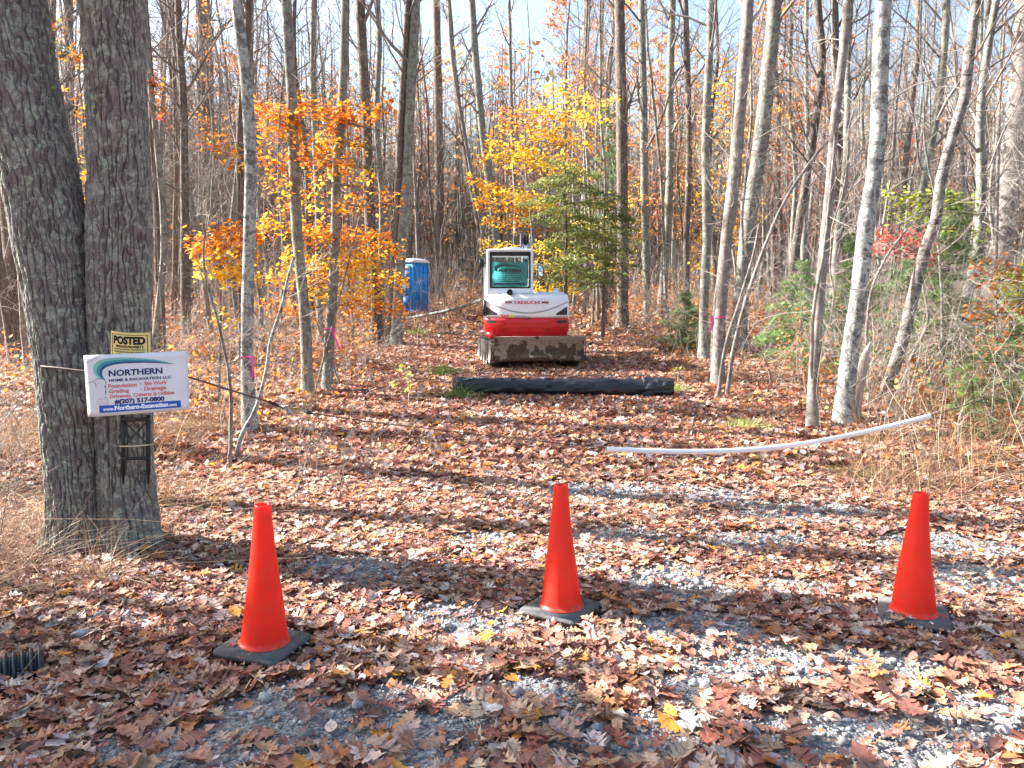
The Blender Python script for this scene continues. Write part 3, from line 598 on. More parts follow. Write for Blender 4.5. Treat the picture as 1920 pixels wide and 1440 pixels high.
def conifer(name, base, H, W, label, seed, pal, z0=.2, n=46, per=150, T=FR, size=.16, mat='needle', trunkr=.07, group=None, taper=1.0, droop=.1):
    rng = np.random.default_rng(seed); B = np.array(tuple(base)); root = empty(name, tuple(base)); tag(root, label, 'tree', group)
    tr = MB(); pts = np.array([[0, 0, -.05], [.04, 0, H*.5], [0, .03, H]])+0; pp, _ = spline(pts, 14); tr.tube(pp, np.linspace(trunkr, .01, 14), 7)
    br = tr; lf = MB()
    for i_ in range(n):
        t_ = z0+(1-z0)*(i_+rng.random())/n; L = W*(1.05-t_)**(.7*taper)*(.6+.55*rng.random()); a_ = rng.random()*6.28; q = np.array([0, 0, t_*H])
        e_ = q+np.array([math.cos(a_)*L, math.sin(a_)*L, L*(.12-.25*rng.random())-droop*L]); m_ = (q+e_)/2+np.array([0, 0, .1*L])
        br.tube([q, m_, e_], [.012, .008, .003], 4, False)
        k_ = int(per*L/W)+6; u = rng.random(k_)**.7; p = q+(e_-q)*u[:, None]; p[:, 2] += .1*L*4*u*(1-u)*.5
        sd_ = np.array([-math.sin(a_), math.cos(a_), 0]); p += sd_*(rng.normal(0, .22, k_)*L*(1.1-u*.6))[:, None]; p[:, 2] += rng.normal(0, .035, k_)
        cc = np.array(pal)[rng.integers(0, len(pal), k_)]*(1+.5*(rng.random((k_, 1))-.5))
        leaves(lf, T, p, size*(.6+.7*rng.random(k_)), np.clip(cc, 0, .9), .4, .4, yaw=a_+rng.normal(0, .7, k_), droop=rng.normal(.15, .2, k_))
    kid(tr.build('trunk', MATS['bark_red'], root, smooth=True), root); kid(lf.build('foliage', MATS[mat], root, colors=True), root); return root
conifer('hemlock_tree', gd(1058, 21.5), 4.9, 1.75, 'dense dark green hemlock right behind the excavator boom', 31, GRN[2:]+[(.42,.38,.10),(.28,.32,.10),(.20,.26,.09)], n=60, per=200, size=.14, taper=.35, z0=.36)
conifer('hemlock_tree', gd(1130, 23.5), 4.4, 1.4, 'dark green hemlock just right of the largest one behind the excavator', 32, GRN+[(.28,.32,.10)], n=40, per=150, size=.14, taper=.5, z0=.35)
conifer('pine_tree', gd(1135, 29), 7.8, 1.7, 'soft green pine rising higher behind the two hemlocks', 33, [(.20,.30,.15),(.24,.34,.17),(.15,.22,.11)], n=50, per=110, T=NEED, size=.24, z0=.35)
PN = [(.20,.33,.10),(.14,.26,.09),(.28,.40,.13)]
conifer('pine_tree', gd(1600, 13.5), 2.6, 1.3, 'young green pine low behind the thick sunlit trunk', 34, PN, n=44, per=130, T=NEED, size=.17, trunkr=.025, z0=.1)
conifer('pine_tree', gd(1770, 12.5), 3.2, 1.5, 'young green pine behind the leaning birch', 35, PN, n=56, per=140, T=NEED, size=.17, trunkr=.03, z0=.15)
conifer('pine_tree', gd(1905, 9.6), 1.9, .95, 'small green pine seedling at the right edge near the cable', 36, PN, n=34, per=90, T=NEED, size=.15, trunkr=.02, z0=.05)
conifer('pine_tree', gd(1830, 8.4), .75, .42, 'tiny pine seedling beyond the end of the white pipe', 37, PN, n=14, per=30, T=NEED, size=.11, trunkr=.012, z0=.05)
conifer('pine_tree', gd(1500, 16.5), 2.2, 1.2, 'young green pine low between the thick grey trunk and the white-barked tree', 38, PN, n=44, per=120, T=NEED, size=.18, trunkr=.025, z0=.1)
conifer('pine_tree', gd(1285, 19.5), 1.5, .9, 'low green pine in the brush right of the bowed grey tree', 39, PN, n=34, per=100, T=NEED, size=.18, trunkr=.025, z0=.1)
spray_plant('maple_sapling', gd(1700, 11.6), [(1690,450,11.5,50,.1,200,RED),(1720,475,11.4,36,.2,120,RED),(1660,465,11.5,26,.0,60,RED)], 'young maple with pinkish red leaves left of the leaning birch', 'sapling', MAPLE, .10, .012, seed=41)
spray_plant('sapling', gd(1690, 12.4), [(1690,370,12.3,40,.1,60,YG),(1735,380,12.3,40,.1,60,YG),(1790,375,12.3,44,.1,60,YG),(1810,430,12.3,40,.1,60,YG),(1700,410,12.3,40,.1,50,YG)], 'sapling with sparse yellow-green leaves above the pinkish red maple', 'sapling', OVAL, .09, .012, seed=42)
spray_plant('sapling', gd(1870, 8.8), [(1870,510,8.8,50,.1,110,RUST),(1895,560,8.8,40,.1,80,RUST+YG),(1860,590,8.8,50,.1,70,RUST),(1900,520,8.8,30,.1,60,YG),(1880,640,8.8,50,.0,60,RUST)], 'bushy sapling with tan and rust leaves at the right edge', 'sapling', OVAL, .075, .01, seed=43)
spray_plant('maple_sapling', gd(148, 9.5), [(105,58,9.5,18,.1,14,ORG+RED),(125,105,9.5,20,.1,20,ORG),(150,108,9.5,12,.1,10,ORG),(112,190,9.5,12,.1,10,ORG),(150,205,9.5,10,.1,10,ORG),(158,325,9.5,12,.1,18,YEL),(156,395,9.5,9,.1,12,ORG)], 'sapling with orange leaves showing between the two big left trunks', 'sapling', MAPLE, .10, .012, seed=44)
spray_plant('maple_sapling', gd(312, 9.8), [(285,165,9.8,8,.1,14,RED),(302,212,9.8,12,.1,22,RED+ORG),(300,170,9.8,14,.1,14,ORG)], 'sapling with a few red leaves right of the big double trunk', 'sapling', MAPLE, .10, .010, seed=45)
for px, py, n_, sc_, lb in ((766,768,26,1.0,'small maple seedling with bright yellow-green leaves left of the black roll'),(580,778,8,.8,'tiny seedling with two yellow leaves below the grey trunks near the padlock'),(1270,722,10,.9,'pale-leaved seedling near the right end of the black roll')):
    b_ = G(px, py); h_ = {766:.62, 580:.28, 1270:.38}[px]; q = b_+Vector((0, 0, h_)); D_ = b_.y
    rng = np.random.default_rng(px); root = empty('seedling', tuple(b_)); tag(root, lb, 'seedling'); mb = MB(); lf = MB(); B = np.array(tuple(b_))
    ends = [np.array([rng.normal(0, .11), rng.normal(0, .08), h_*(.45+.55*i_/4)]) for i_ in range(5)]
    mb.tube([(0,0,-.03),(0.01,0,h_*.5),(0,0,h_)], [.006,.005,.003], 5)
    for e_ in ends: mb.tube([(0,0,e_[2]-.1), e_], [.003,.002], 4)
    p = np.array(ends)[rng.integers(0, 5, n_)]+rng.normal(0, .035, (n_, 3)); cc = np.array(YG)[rng.integers(0, 3, n_)]
    leaves(lf, MAPLE, p, .10*sc_*(.7+.6*rng.random(n_)), cc, .5, .5, droop=rng.normal(.4, .3, n_))
    mb.build('stem', MATS['twig_pale'], root); lf.build('foliage', MATS['leaf_live'], root, colors=True)
# ---------------------------------------------------------------- forest: prototypes and copies
protos = []
def proto(nm, bk, tw, r0, H, seed, foliage=None, **k):
    rng = np.random.default_rng(seed); pts = [Vector((0, 0, 0))]; x_ = y_ = 0
    for i_ in range(1, 7):
        x_ += rng.normal(0, .13); y_ += rng.normal(0, .10); pts.append(Vector((x_, y_, H*i_/6)))
    kk = dict(nbr=27, start=.22, brl=2.2, dead=16, deadl=1.0, flare=1.3, sides=9, wob=.06); kk.update(k)
    root, _, _ = tree(nm, pts, r0, r0*.25, bk, tw, seed, foliage=foliage, **kk); return root
def mkfol(T, per, size, cols, spread=.12, frac=1.0, mat='leaf_live'): return tip_leaves(None, T, per, size, cols, spread, .5, droop=.3, frac=frac, mat=mat)
PR = {
 'g1': proto('maple_tree','bark_grey','twig_grey',.095,15,201), 'g2': proto('maple_tree','bark_grey','twig_grey',.075,13,202,start=.25,nbr=14), 'g3': proto('maple_tree','bark_dark','twig_dark',.11,16,203),
 'g4': proto('maple_tree','bark_pale','twig_pale',.05,10,204,nbr=14,start=.25,brl=1.4), 'g5': proto('maple_tree','bark_pale','twig_grey',.085,14,205), 'g6': proto('oak_tree','bark_dark','twig_dark',.13,17,206,brl=2.8),
 'p1': proto('pine_tree','bark_red','twig_dark',.11,16,207,nbr=0,dead=130,deadl=1.2),
 't1': proto('sapling','bark_pale','twig_pale',.022,6,208,nbr=14,start=.12,brl=1.0,dead=4,sides=6,flare=1.1), 't2': proto('sapling','bark_grey','twig_grey',.03,8,209,nbr=16,start=.15,brl=1.2,dead=6,sides=6,flare=1.1),
 'o1': proto('oak_tree','bark_dark','twig_dark',.12,16,210,nbr=18,start=.28,brl=2.6,foliage=mkfol(OVAL,4,.13,RUST,.14)), 'o2': proto('oak_tree','bark_grey','twig_grey',.10,14,211,nbr=16,start=.3,brl=2.2,foliage=mkfol(OVAL,4,.12,ORG+RUST,.14,.8)),
 'o3': proto('oak_tree','bark_dark','twig_dark',.07,9,212,nbr=16,start=.2,brl=1.8,foliage=mkfol(OVAL,3,.12,RUST+RED,.14,.8)),
 'y1': proto('beech_tree','bark_grey','twig_grey',.05,7,213,nbr=16,start=.12,brl=1.7,foliage=mkfol(OVAL,3,.11,YEL+ORG,.14,.8)),
}
tagk = {'g':'bare tree','p':'dead-limbed pine','t':'sapling','o':'rust-leaved oak','y':'yellow-leaved beech'}
for k_, r_ in PR.items(): r_.location = (0, 0, 0)
occ = [(tuple(r.location)[:2], .5) for r, _, _ in TINFO]
RR = random.Random(77); placed = []; first = set()
# spots that must stay open: the drive, the toilet, the excavator
def blocked(x, y):
    if abs(x-road_x(y)) < road_w(y)+.35 and y < 36: return True
    if -5.3 < x < 3.5 and 14 < y < 20: return True
    u = x/y
    if -.165 < u < -.095 and y < 34.5: return True       # view to the blue toilet
    if y < 18 and abs(u) < .30: return True
    return False
def zone(x): return 'left' if x < -1 else 'right'
LAB = {
 'g1': 'straight grey bare tree in the dense wood {z} of the drive', 'g2': 'slender grey bare tree in the dense wood {z} of the drive', 'g3': 'dark-barked bare tree in the dense wood {z} of the drive',
 'g4': 'thin pale bare pole tree in the dense wood {z} of the drive', 'g5': 'pale-barked bare tree in the dense wood {z} of the drive', 'g6': 'thick dark bare tree in the dense wood {z} of the drive',
 'p1': 'brown pine with whorls of dead branches in the wood {z} of the drive', 't1': 'pale whippy leafless sapling in the brush {z} of the drive', 't2': 'grey leafless sapling in the brush {z} of the drive',
 'o1': 'tall tree holding rust-brown leaves in the wood {z} of the drive', 'o2': 'tree with scattered orange-brown leaves in the wood {z} of the drive', 'o3': 'small tree with reddish brown leaves in the wood {z} of the drive',
 'y1': 'small tree with yellow-orange leaves far in the wood {z} of the drive'}
def place(key, x, y, sc_=1.0):
    r_ = PR[key]
    if key in first: r_ = copy_tree(r_)
    first.add(key)
    r_.location = (x, y, float(gz(x, y))-.04); a_ = RR.random()*6.28; r_.rotation_euler = (RR.gauss(0, .035), RR.gauss(0, .035), a_); r_.scale = (sc_*RR.uniform(.85, 1.15),)*2+(sc_*RR.uniform(.9, 1.15),)
    z_ = zone(x) if y > 4 or abs(x) < 6 else zone(x); r_['label'] = LAB[key].format(z=z_); r_['group'] = (tagk[key[0]]+'s in the wood {} of the drive').format(z_)
    placed.append((x, y)); return r_
W_near = [('g1',5),('g2',5),('g3',2),('g4',6),('g5',5),('g6',1),('p1',1),('t1',8),('t2',6),('y1',.5)]
W_far = [('g1',7),('g2',7),('g3',5),('g4',7),('g5',8),('g6',3),('p1',3),('t2',5),('o1',7),('o2',5),('o3',5),('y1',2)]
def pick(W): return RR.choices([a for a, _ in W], [b for _, b in W])[0]
def run(count, y0, y1, W, mind, f=.70, m_=1.5):
    c_ = t_ = 0
    while c_ < count and t_ < 6000:
        t_ += 1; y = math.sqrt(RR.uniform(y0*y0, y1*y1)); x = RR.uniform(-1, 1)*(f*y+m_)
        if blocked(x, y): continue
        if any((x-a)**2+(y-b)**2 < mind**2 for a, b in placed): continue
        if any((x-a[0][0])**2+(y-a[0][1])**2 < .5 for a in occ): continue
        # right side of the photo beyond 8 m is thick brush, left nearer is more open
        k_ = pick(W)
        if k_[0] == 'o' and x < 2 and RR.random() < .4: k_ = 'g5'
        place(k_, x, y); c_ += 1
run(18, 11, 18, W_near, 1.1); run(68, 18, 30, W_near, .9); run(165, 28, 55, W_far, .9)
print('placed', len(placed))
# trees added unseen just outside the frame on the sunny side to shade the foreground
conifer('hemlock_tree', Vector((-8.8, 5.15, float(gz(-8.8, 5.15)))), 8.5, 1.15, 'dark hemlock added unseen left of the picture to shade the foreground', 51, GRN, n=90, per=200, size=.16, z0=.12, taper=.6)
conifer('hemlock_tree', Vector((-6.4, 4.15, float(gz(-6.4, 4.15)))), 6.8, .95, 'shorter, nearer hemlock added unseen left of the picture to shade the foreground', 52, GRN, n=110, per=260, size=.16, z0=.1, taper=.5)
for key, x, y, s_ in (('g6',-7.6,7.3,1),('g5',-10.5,6.9,1),('g6',-8.4,9.5,1.3),('g3',-9.6,11.3,1.3),('g6',-10.8,13.2,1.3),('g1',-16,12.5,1),('g6',-18,7.6,1)):
    place(key, x, y, s_)
# ---------------------------------------------------------------- far wood: beyond counting
fw = MB(); rng = np.random.default_rng(5)
for i_ in range(3100):
    y = rng.uniform(50, 105); x = rng.uniform(-1, 1)*(.74*y+4); H = rng.uniform(9, 19); r_ = rng.uniform(.04, .16); z_ = float(gz(x, y)); lx, ly = rng.normal(0, .5, 2)
    br_ = rng.choice([.5, .8, 1.0, 1.3]); c_ = np.array([.31, .28, .25])*br_
    p0 = np.array([x, y, z_-.2]); p1 = p0+np.array([lx, ly, H*.5])+rng.normal(0, .15, 3); p2 = p0+np.array([lx*1.8, ly, H])
    fw.tube([p0, p1, p2], [r_, r_*.75, r_*.2], 5, False, tuple(c_))
    for j_ in range(10):
        t_ = rng.uniform(.25, 1); q = p0+(p2-p0)*t_; a_ = rng.random()*6.28; L = rng.uniform(1, 3); e_ = q+np.array([math.cos(a_)*L, math.sin(a_)*L, L*rng.uniform(.1, 1)])
        fw.tube([q, e_], [r_*.3, .006], 3, False, tuple(c_)); 
        for l_ in range(5):
            s_ = q+(e_-q)*rng.uniform(.3, 1); fw.tube([s_, s_+rng.normal(0, .5, 3)+np.array([0, 0, .3])], [.012, .004], 3, False, tuple(c_))
m = N('far_stems'); m.base(m.attr(), .9, 0, .1)
tag(fw.build('far_wood', m.m, colors=True), 'dense mass of far bare stems closing the back of the wood', 'wood', kind='stuff')
fl = MB(); n_ = 80000; y = rng.uniform(45, 100, n_); x = rng.uniform(-1, 1, n_)*(.74*y+3); ck = vn(x*.16, y*.16, 9); h_ = gz(x, y)+rng.random(n_)**.9*15
k = vn(x*.25, y*.25, h_*.3) > .47; x, y, h_, ck = x[k], y[k], h_[k], ck[k]; n_ = len(x)
pc = np.array(RUST+[(.50,.32,.18),(.42,.28,.17),(.30,.22,.12),(.14,.18,.08),(.6,.42,.15)]); ci = (ck*1.3*len(pc)+rng.normal(0, 1.2, n_)).astype(int) % len(pc)
leaves(fl, DIA, np.stack([x, y, h_], -1), .28+.25*rng.random(n_), pc[ci], .6, .4)
tag(fl.build('far_foliage', MATS['leaf_live'], colors=True), 'rust and olive leaves hanging in the far wood', 'foliage', kind='stuff')
# ---------------------------------------------------------------- undergrowth (stuff)
def blades(n, x, y, h, r, cols, lean, seg=3, mat='straw', arch=.5, seed=1, mb=None):
    rng = np.random.default_rng(seed); a = rng.random(n)*6.28; L = h; ln = np.abs(rng.normal(0, lean, n))+.05
    t = np.linspace(0, 1, seg+1)[None]; hx = (ln*L)[:, None]*(t+arch*t*t); hz = L[:, None]*(t-arch*.45*t*t*np.minimum(ln*1.5, 1.3)[:, None])
    px = x[:, None]+np.cos(a)[:, None]*hx; py = y[:, None]+np.sin(a)[:, None]*hx; pz = gz(x, y)[:, None]-.01+hz
    wd = np.asarray(r)[:, None]*(1-.75*t); b = rng.random(n)*3.14; wx = np.cos(b)[:, None]*wd; wy = np.sin(b)[:, None]*wd
    V = np.stack([np.stack([px-wx, py-wy, pz], -1), np.stack([px+wx, py+wy, pz+wd*.3], -1)], 2).reshape(-1, 3)
    k_ = (np.arange(n)[:, None]*(seg+1)*2+np.arange(seg)[None]*2)[..., None]; Fq = (k_+np.array([0, 1, 3, 2])).reshape(-1, 4)
    c_ = np.array(cols)[rng.integers(0, len(cols), n)]*(1+.4*(rng.random((n, 1))-.5)); c_ = np.repeat(np.clip(c_, 0, .9), (seg+1)*2, 0)
    mb.add(V, None, Fq, c_); return mb
STR = [(.50,.36,.20),(.42,.28,.15),(.58,.46,.30),(.30,.18,.10),(.36,.22,.14)]
def bank(n, y0, y1, f=.72, m_=2, off0=.15, soft=1.0, left=True, right=True):
    y = np.sqrt(R.uniform(y0*y0, y1*y1, n)); x = R.uniform(-1, 1, n)*(f*y+m_); off = np.abs(x-road_x(y))-road_w(y)
    k = (off > off0+soft*R.random(n)**1.5)
    if not left: k &= x > 0
    if not right: k &= x < 0
    return x[k], y[k]
ub = MB()
x, y = bank(26000, 3.2, 22); blades(len(x), x, y, .10+.45*R.random(len(x))**2, .0016+.0018*R.random(len(x)), STR, .55, 4, seed=2, mb=ub)
x, y = bank(16000, 20, 50); blades(len(x), x, y, .2+.6*R.random(len(x)), .006+.004*R.random(len(x)), STR, .5, 3, seed=3, mb=ub)
y = np.sqrt(R.uniform(3.6**2, 9.5**2, 16000)); x = -R.uniform(.32, .78, 16000)*y-.3; k = (x < -2.0-.1*(y-5)-.8*R.random(16000)) & ~((x > -2.9) & (y < 5.3)) & (vn(x*1.4, y*1.4, 51.)+.35*R.random(16000) > .68); x, y = x[k], y[k]
blades(len(x), x, y, .12+.55*R.random(len(x))**1.7, .0018+.0016*R.random(len(x)), STR+[(.34,.20,.12),(.40,.24,.15),(.28,.14,.09)], .75, 4, seed=12, mb=ub, arch=.9)
y = np.sqrt(R.uniform(6**2, 14**2, 12000)); x = R.uniform(.42, .76, 12000)*y+.5*R.random(12000); k = vn(x*1.3, y*1.3, 61.)+.35*R.random(12000) > .74; x, y = x[k], y[k]; blades(len(x), x, y, .15+.8*R.random(len(x))**1.7, .002+.0018*R.random(len(x)), STR+[(.34,.20,.12),(.28,.14,.09)], .75, 4, seed=13, mb=ub, arch=.9)
tag(ub.build('dry_grass', MATS['straw'], colors=True), 'dry straw-coloured grass and weed stalks on both banks', 'dry grass', kind='stuff')
gb = MB(); x, y = bank(60000, 3.2, 20, left=False, off0=-.1); k = (vn(x*1.1, y*1.1, 4.4) > .60)*(R.random(len(x)) < .5) > 0; x, y = x[k], y[k]
GRS = [(.16,.24,.05),(.24,.32,.08),(.38,.42,.12),(.45,.40,.18)]
blades(len(x), x, y, .06+.13*R.random(len(x)), .002+.002*R.random(len(x)), GRS, .6, 3, seed=4, mb=gb)
x, y = bank(50000, 5.0, 16, right=False, off0=-.9, soft=.9); k = (vn(x*1.0, y*1.0, 7.4) > .66)*(R.random(len(x)) < .4) > 0; x, y = x[k], y[k]; blades(len(x), x, y, .05+.10*R.random(len(x)), .002+.002*R.random(len(x)), GRS, .6, 3, seed=5, mb=gb)
tag(gb.build('grass', MATS['straw'], colors=True), 'sparse green grass growing through the leaves along the drive edges', 'grass', kind='stuff')
# brushwood: thin forked stems
bw = MB(); rng = np.random.default_rng(9)
x, y = bank(1500, 5.5, 26, off0=.2, soft=.8)
for a, b in zip(x, y):
    if a < 0 and b < 6.5 and a > -4.2: continue
    if -.17 < a/b < -.09 and b > 12: continue
    if abs(a/b) < .36 and b < 12 and a < 0 and rng.random() < .6: continue
    h_ = .35+1.3*rng.random()*(1.25 if a > 0 else .75); an = rng.random()*6.28; ln = abs(rng.normal(0, .45))
    branch(bw, rng, (a, b, float(gz(a, b))-.03), (math.cos(an)*ln, math.sin(an)*ln, 1), h_, .003+.0045*rng.random(), 0, 2, 4, .1, 4, None, .16)
x, y = bank(900, 6.5, 16, off0=.5, soft=.8, left=False)
for a, b in zip(x, y):
    if a/b < .36: continue
    h_ = .6+1.9*rng.random(); an = rng.random()*6.28; ln = abs(rng.normal(0, .5))
    branch(bw, rng, (a, b, float(gz(a, b))-.03), (math.cos(an)*ln, math.sin(an)*ln, 1), h_, .003+.004*rng.random(), 0, 2, 5, .1, 4, None, .18)
x, y = bank(1700, 22, 50, off0=.3)
for a, b in zip(x, y):
    an = rng.random()*6.28; ln = abs(rng.normal(0, .4)); branch(bw, rng, (a, b, float(gz(a, b))-.03), (math.cos(an)*ln, math.sin(an)*ln, 1), 1+2.2*rng.random(), .010, 0, 1, 6, .1, 3, None, .14)
tag(bw.build('brushwood', MATS['twig_pale'],), 'tangle of thin pale brush stems and twigs on both sides of the drive', 'brush', kind='stuff')
# low leafy undergrowth
lu = MB(); x, y = bank(90000, 5, 45, off0=.1, soft=1.6)
k = (vn(x*.7, y*.7, 12.) > .50) & ~((y < 8) & (x < 0)) & ~((np.abs(x/y+.13) < .045) & (y > 14)); x, y = x[k], y[k]; n_ = len(x); h_ = R.random(n_)**1.8*(.45+.02*y); pi = (vn(x*.3, y*.3, 2.)*3).astype(int)
pals = [np.array(RUST+[(.5,.33,.2)]), np.array(RUST+ORG[:3]+[(.45,.30,.16)]), np.array(RUST+[(.22,.24,.08),(.3,.28,.1)])]
cc = np.stack([pals[i_][R.integers(0, len(pals[i_]), n_)] for i_ in range(3)], 0)[np.clip(pi, 0, 2), np.arange(n_)]
leaves(lu, OVAL, np.stack([x, y, gz(x, y)+.03+h_], -1), .05+.05*R.random(n_)+.0015*y, cc*(1+.4*(R.random((n_, 1))-.5)), .6, .6)
x, y = bank(30000, 7.5, 17, off0=.7, soft=1.5, left=False); k = (vn(x*1.3, y*1.3, 22.) > .52) & (x/y > .34); x, y = x[k], y[k]; n_ = len(x); h_ = R.random(n_)**1.2*(.25+1.5*vn(x*.9, y*.9, 31.)); q_ = vn(x*.8, y*.8, 41.)
cc = np.where((q_ > .36)[:, None], np.array(RUST+[(.55,.36,.2)])[R.integers(0, 6, n_)], np.array([(.18,.24,.09),(.28,.32,.12),(.14,.19,.07),(.44,.42,.18)])[R.integers(0, 4, n_)])
leaves(lu, OVAL, np.stack([x, y, gz(x, y)+.05+h_], -1), .05+.05*R.random(n_), cc*(1+.4*(R.random((n_, 1))-.5)), .5, .6)
tag(lu.build('undergrowth', MATS['leaf_live'], colors=True), 'low rusty leaved undergrowth covering the wood floor', 'undergrowth', kind='stuff')
# grass tufts one by one
for px, py, n_, h_, sp_, lb in ((834,706,260,.30,.26,'green grass tuft left of the excavator tracks'),(858,752,170,.34,.13,'upright green grass tuft at the left end of the black roll'),(1258,738,260,.24,.26,'green grass tuft behind the right end of the black roll'),(1392,806,420,.17,.32,'yellow-green arching grass tuft on the right edge of the drive'),(788,628,200,.28,.4,'pale green grass tuft in front of the blue toilet'),(1598,892,260,.12,.3,'low green grass patch right of the white pipe'),(876,790,80,.14,.16,'pale dry grass tuft below the black roll'),(722,846,140,.13,.16,'small yellow-green grass tuft below the steel cable')):
    b_ = G(px, py); rng = np.random.default_rng(px); x = b_.x+rng.normal(0, sp_*.45, n_); y = b_.y+rng.normal(0, sp_*.35, n_); mb = MB()
    blades(n_, x, y, h_*(.5+.6*rng.random(n_)), np.full(n_, .0030+.00035*b_.y), GRS if px not in (858,834) else GRS[:2]+[(.10,.18,.06)], .7, 4, seed=px, mb=mb, arch=.8)
    tag(mb.build('grass_tuft', MATS['straw'], colors=True, loc=tuple(b_)), lb, 'grass tuft')
# ---------------------------------------------------------------- paints
plain('white_paint', (.78,.80,.82), .35, 0, .5, .05, 5); plain('red_paint', (.55,.012,.02), .35, 0, .5, .10, 4); plain('black_plastic', (.02,.02,.022), .45, 0, .4, .2); plain('rubber_dark', (.10,.10,.098), .8, 0, .2, .35, 14, .4)
plain('steel', (.35,.35,.36), .35, .8, .5, .2); plain('cable_wire', (.10,.07,.055), .7, .1, .4, .3, 60); plain('pvc', (.80,.80,.84), .35, 0, .5, .05, 6); plain('brass', (.55,.42,.15), .4, .7, .5, .2)
plain('board_white', (.66,.67,.72), .45, 0, .4, .07, 7); plain('board_yellow', (.80,.62,.24), .6, 0, .2, .10, 9); plain('ink_black', (.015,.013,.015), .6, 0, .2); plain('ink_navy', (.02,.025,.12), .6, 0, .2); plain('ink_blue', (.015,.09,.42), .5, 0, .3); plain('ink_red', (.62,.16,.15), .6, 0, .2)
plain('teal_light', (.18,.45,.40), .5); plain('teal_mid', (.02,.25,.30), .5); plain('teal_navy', (.01,.06,.20), .5); plain('ink_white', (.75,.80,.9), .5)
plain('tape_pink', (.95,.06,.35), .5, 0, .3, .1); plain('rope', (.55,.48,.30), .8); plain('seat_black', (.02,.02,.02), .7); plain('track_rubber', (.03,.026,.023), .9, 0, .2, .5, 9, .8)
plain('seam_grey', (.30,.34,.38), .5); plain('reflector_red', (.20,.01,.015), .3, 0, .6); plain('red_ink', (.60,.02,.05), .5); plain('yellow_decal', (.75,.55,.05), .5);  plain('teal_dark_tint', (.0,.14,.18), .3); plain('blue_tint', (.01,.12,.32), .3); plain('navy_tint', (.01,.03,.10), .4)
plain('potty_blue', (.012,.25,.68), .45, 0, .5, .08, 3); plain('potty_blue_dark', (.010,.17,.55), .45, 0, .5, .08, 3); plain('potty_roof', (.72,.74,.76), .4, 0, .4, .04); plain('pipe_black', (.02,.024,.03), .45, 0, .5, .3)
def cone_mat():
    m = N('cone_orange'); n = m.noise(m.map(), 14, 5, .6); s2 = m.noise(m.map((1,1,.3)), 60, 3)
    c = m.mix(m.ramp(n, [(.4, 0.), (.75, .5)]), (.96,.038,.020), (.86,.085,.045)); c = m.mix(m.ramp(s2, [(.60, 0.), (.74, .45)]), c, (.45,.12,.07))
    z = m.n.new('ShaderNodeSeparateXYZ'); m.l.new(m.tc.outputs['Object'], z.inputs[0]); dz = m.math('ADD', m.math('MULTIPLY', z.outputs[2], 6.0), m.math('MULTIPLY', m.noise(m.map(), 22, 4), 1.4)); c = m.mix(m.ramp(dz, [(.75, .55), (1.25, 0.)]), c, (.55,.22,.17))
    m.base(c, .42, 0, .4); tr = m.n.new('ShaderNodeBsdfTranslucent'); m.l.new(c, tr.inputs[0])
    mx = m.n.new('ShaderNodeMixShader'); mx.inputs[0].default_value = .38; m.l.new(m.b.outputs[0], mx.inputs[1]); m.l.new(tr.outputs[0], mx.inputs[2]); m.l.new(mx.outputs[0], m.out.inputs[0])
cone_mat()
m = N('cab_tint_teal'); m.base((.20,.68,.72), .4, 0, .4); tr = m.n.new('ShaderNodeBsdfTranslucent'); tr.inputs[0].default_value = (.35,.85,.85,1); mx = m.n.new('ShaderNodeMixShader'); mx.inputs[0].default_value = .5; m.l.new(m.b.outputs[0], mx.inputs[1]); m.l.new(tr.outputs[0], mx.inputs[2]); m.l.new(mx.outputs[0], m.out.inputs[0])
def mud_mat():
    m = N('muddy_steel'); a = m.noise(m.map((1, 1, .8)), 4.2, 4, .55, .4); b = m.noise(m.map(), 26, 4); z = m.n.new('ShaderNodeSeparateXYZ'); m.l.new(m.tc.outputs['Object'], z.inputs[0])
    low = m.math('MULTIPLY', m.math('SUBTRACT', .42, z.outputs[2]), .55); f = m.math('ADD', a, low)
    base = m.mix(m.ramp(b, [(.35, 0.), (.65, 1.)]), (.33,.265,.21), (.21,.155,.12)); mud = m.mix(m.ramp(b, [(.4, 0.), (.6, 1.)]), (.06,.042,.035), (.12,.08,.06))
    m.base(m.mix(m.ramp(f, [(.50, 0.), (.53, 1.)]), base, mud), .85, 0, .2); m.bump(m.math('ADD', a, b), .5, .02)
mud_mat()
def wrap_mat():
    m = N('wrap_plastic'); a = m.noise(m.map((.6, 4, 4)), 5, 5, .6, 1.5); m.base(m.mix(m.ramp(a, [(.4, 0.), (.7, 1.)]), (.008,.009,.012), (.022,.026,.034)), .30, 0, .5); m.bump(a, .5, .03)
wrap_mat()
m = N('window_glass'); tp = m.n.new('ShaderNodeBsdfTransparent'); tp.inputs[0].default_value = (.72,.80,.80,1); gl = m.n.new('ShaderNodeBsdfGlossy'); gl.inputs['Roughness'].default_value = .03
fr_ = m.n.new('ShaderNodeFresnel'); fr_.inputs[0].default_value = 1.5; mx = m.n.new('ShaderNodeMixShader'); m.l.new(fr_.outputs[0], mx.inputs[0]); m.l.new(tp.outputs[0], mx.inputs[1]); m.l.new(gl.outputs[0], mx.inputs[2]); m.l.new(mx.outputs[0], m.out.inputs[0])
m = N('mirror_glass'); m.base((.6,.7,.8), .05, 1, .5)
def sign_paint():
    m = MATS['board_white']
sign_paint()
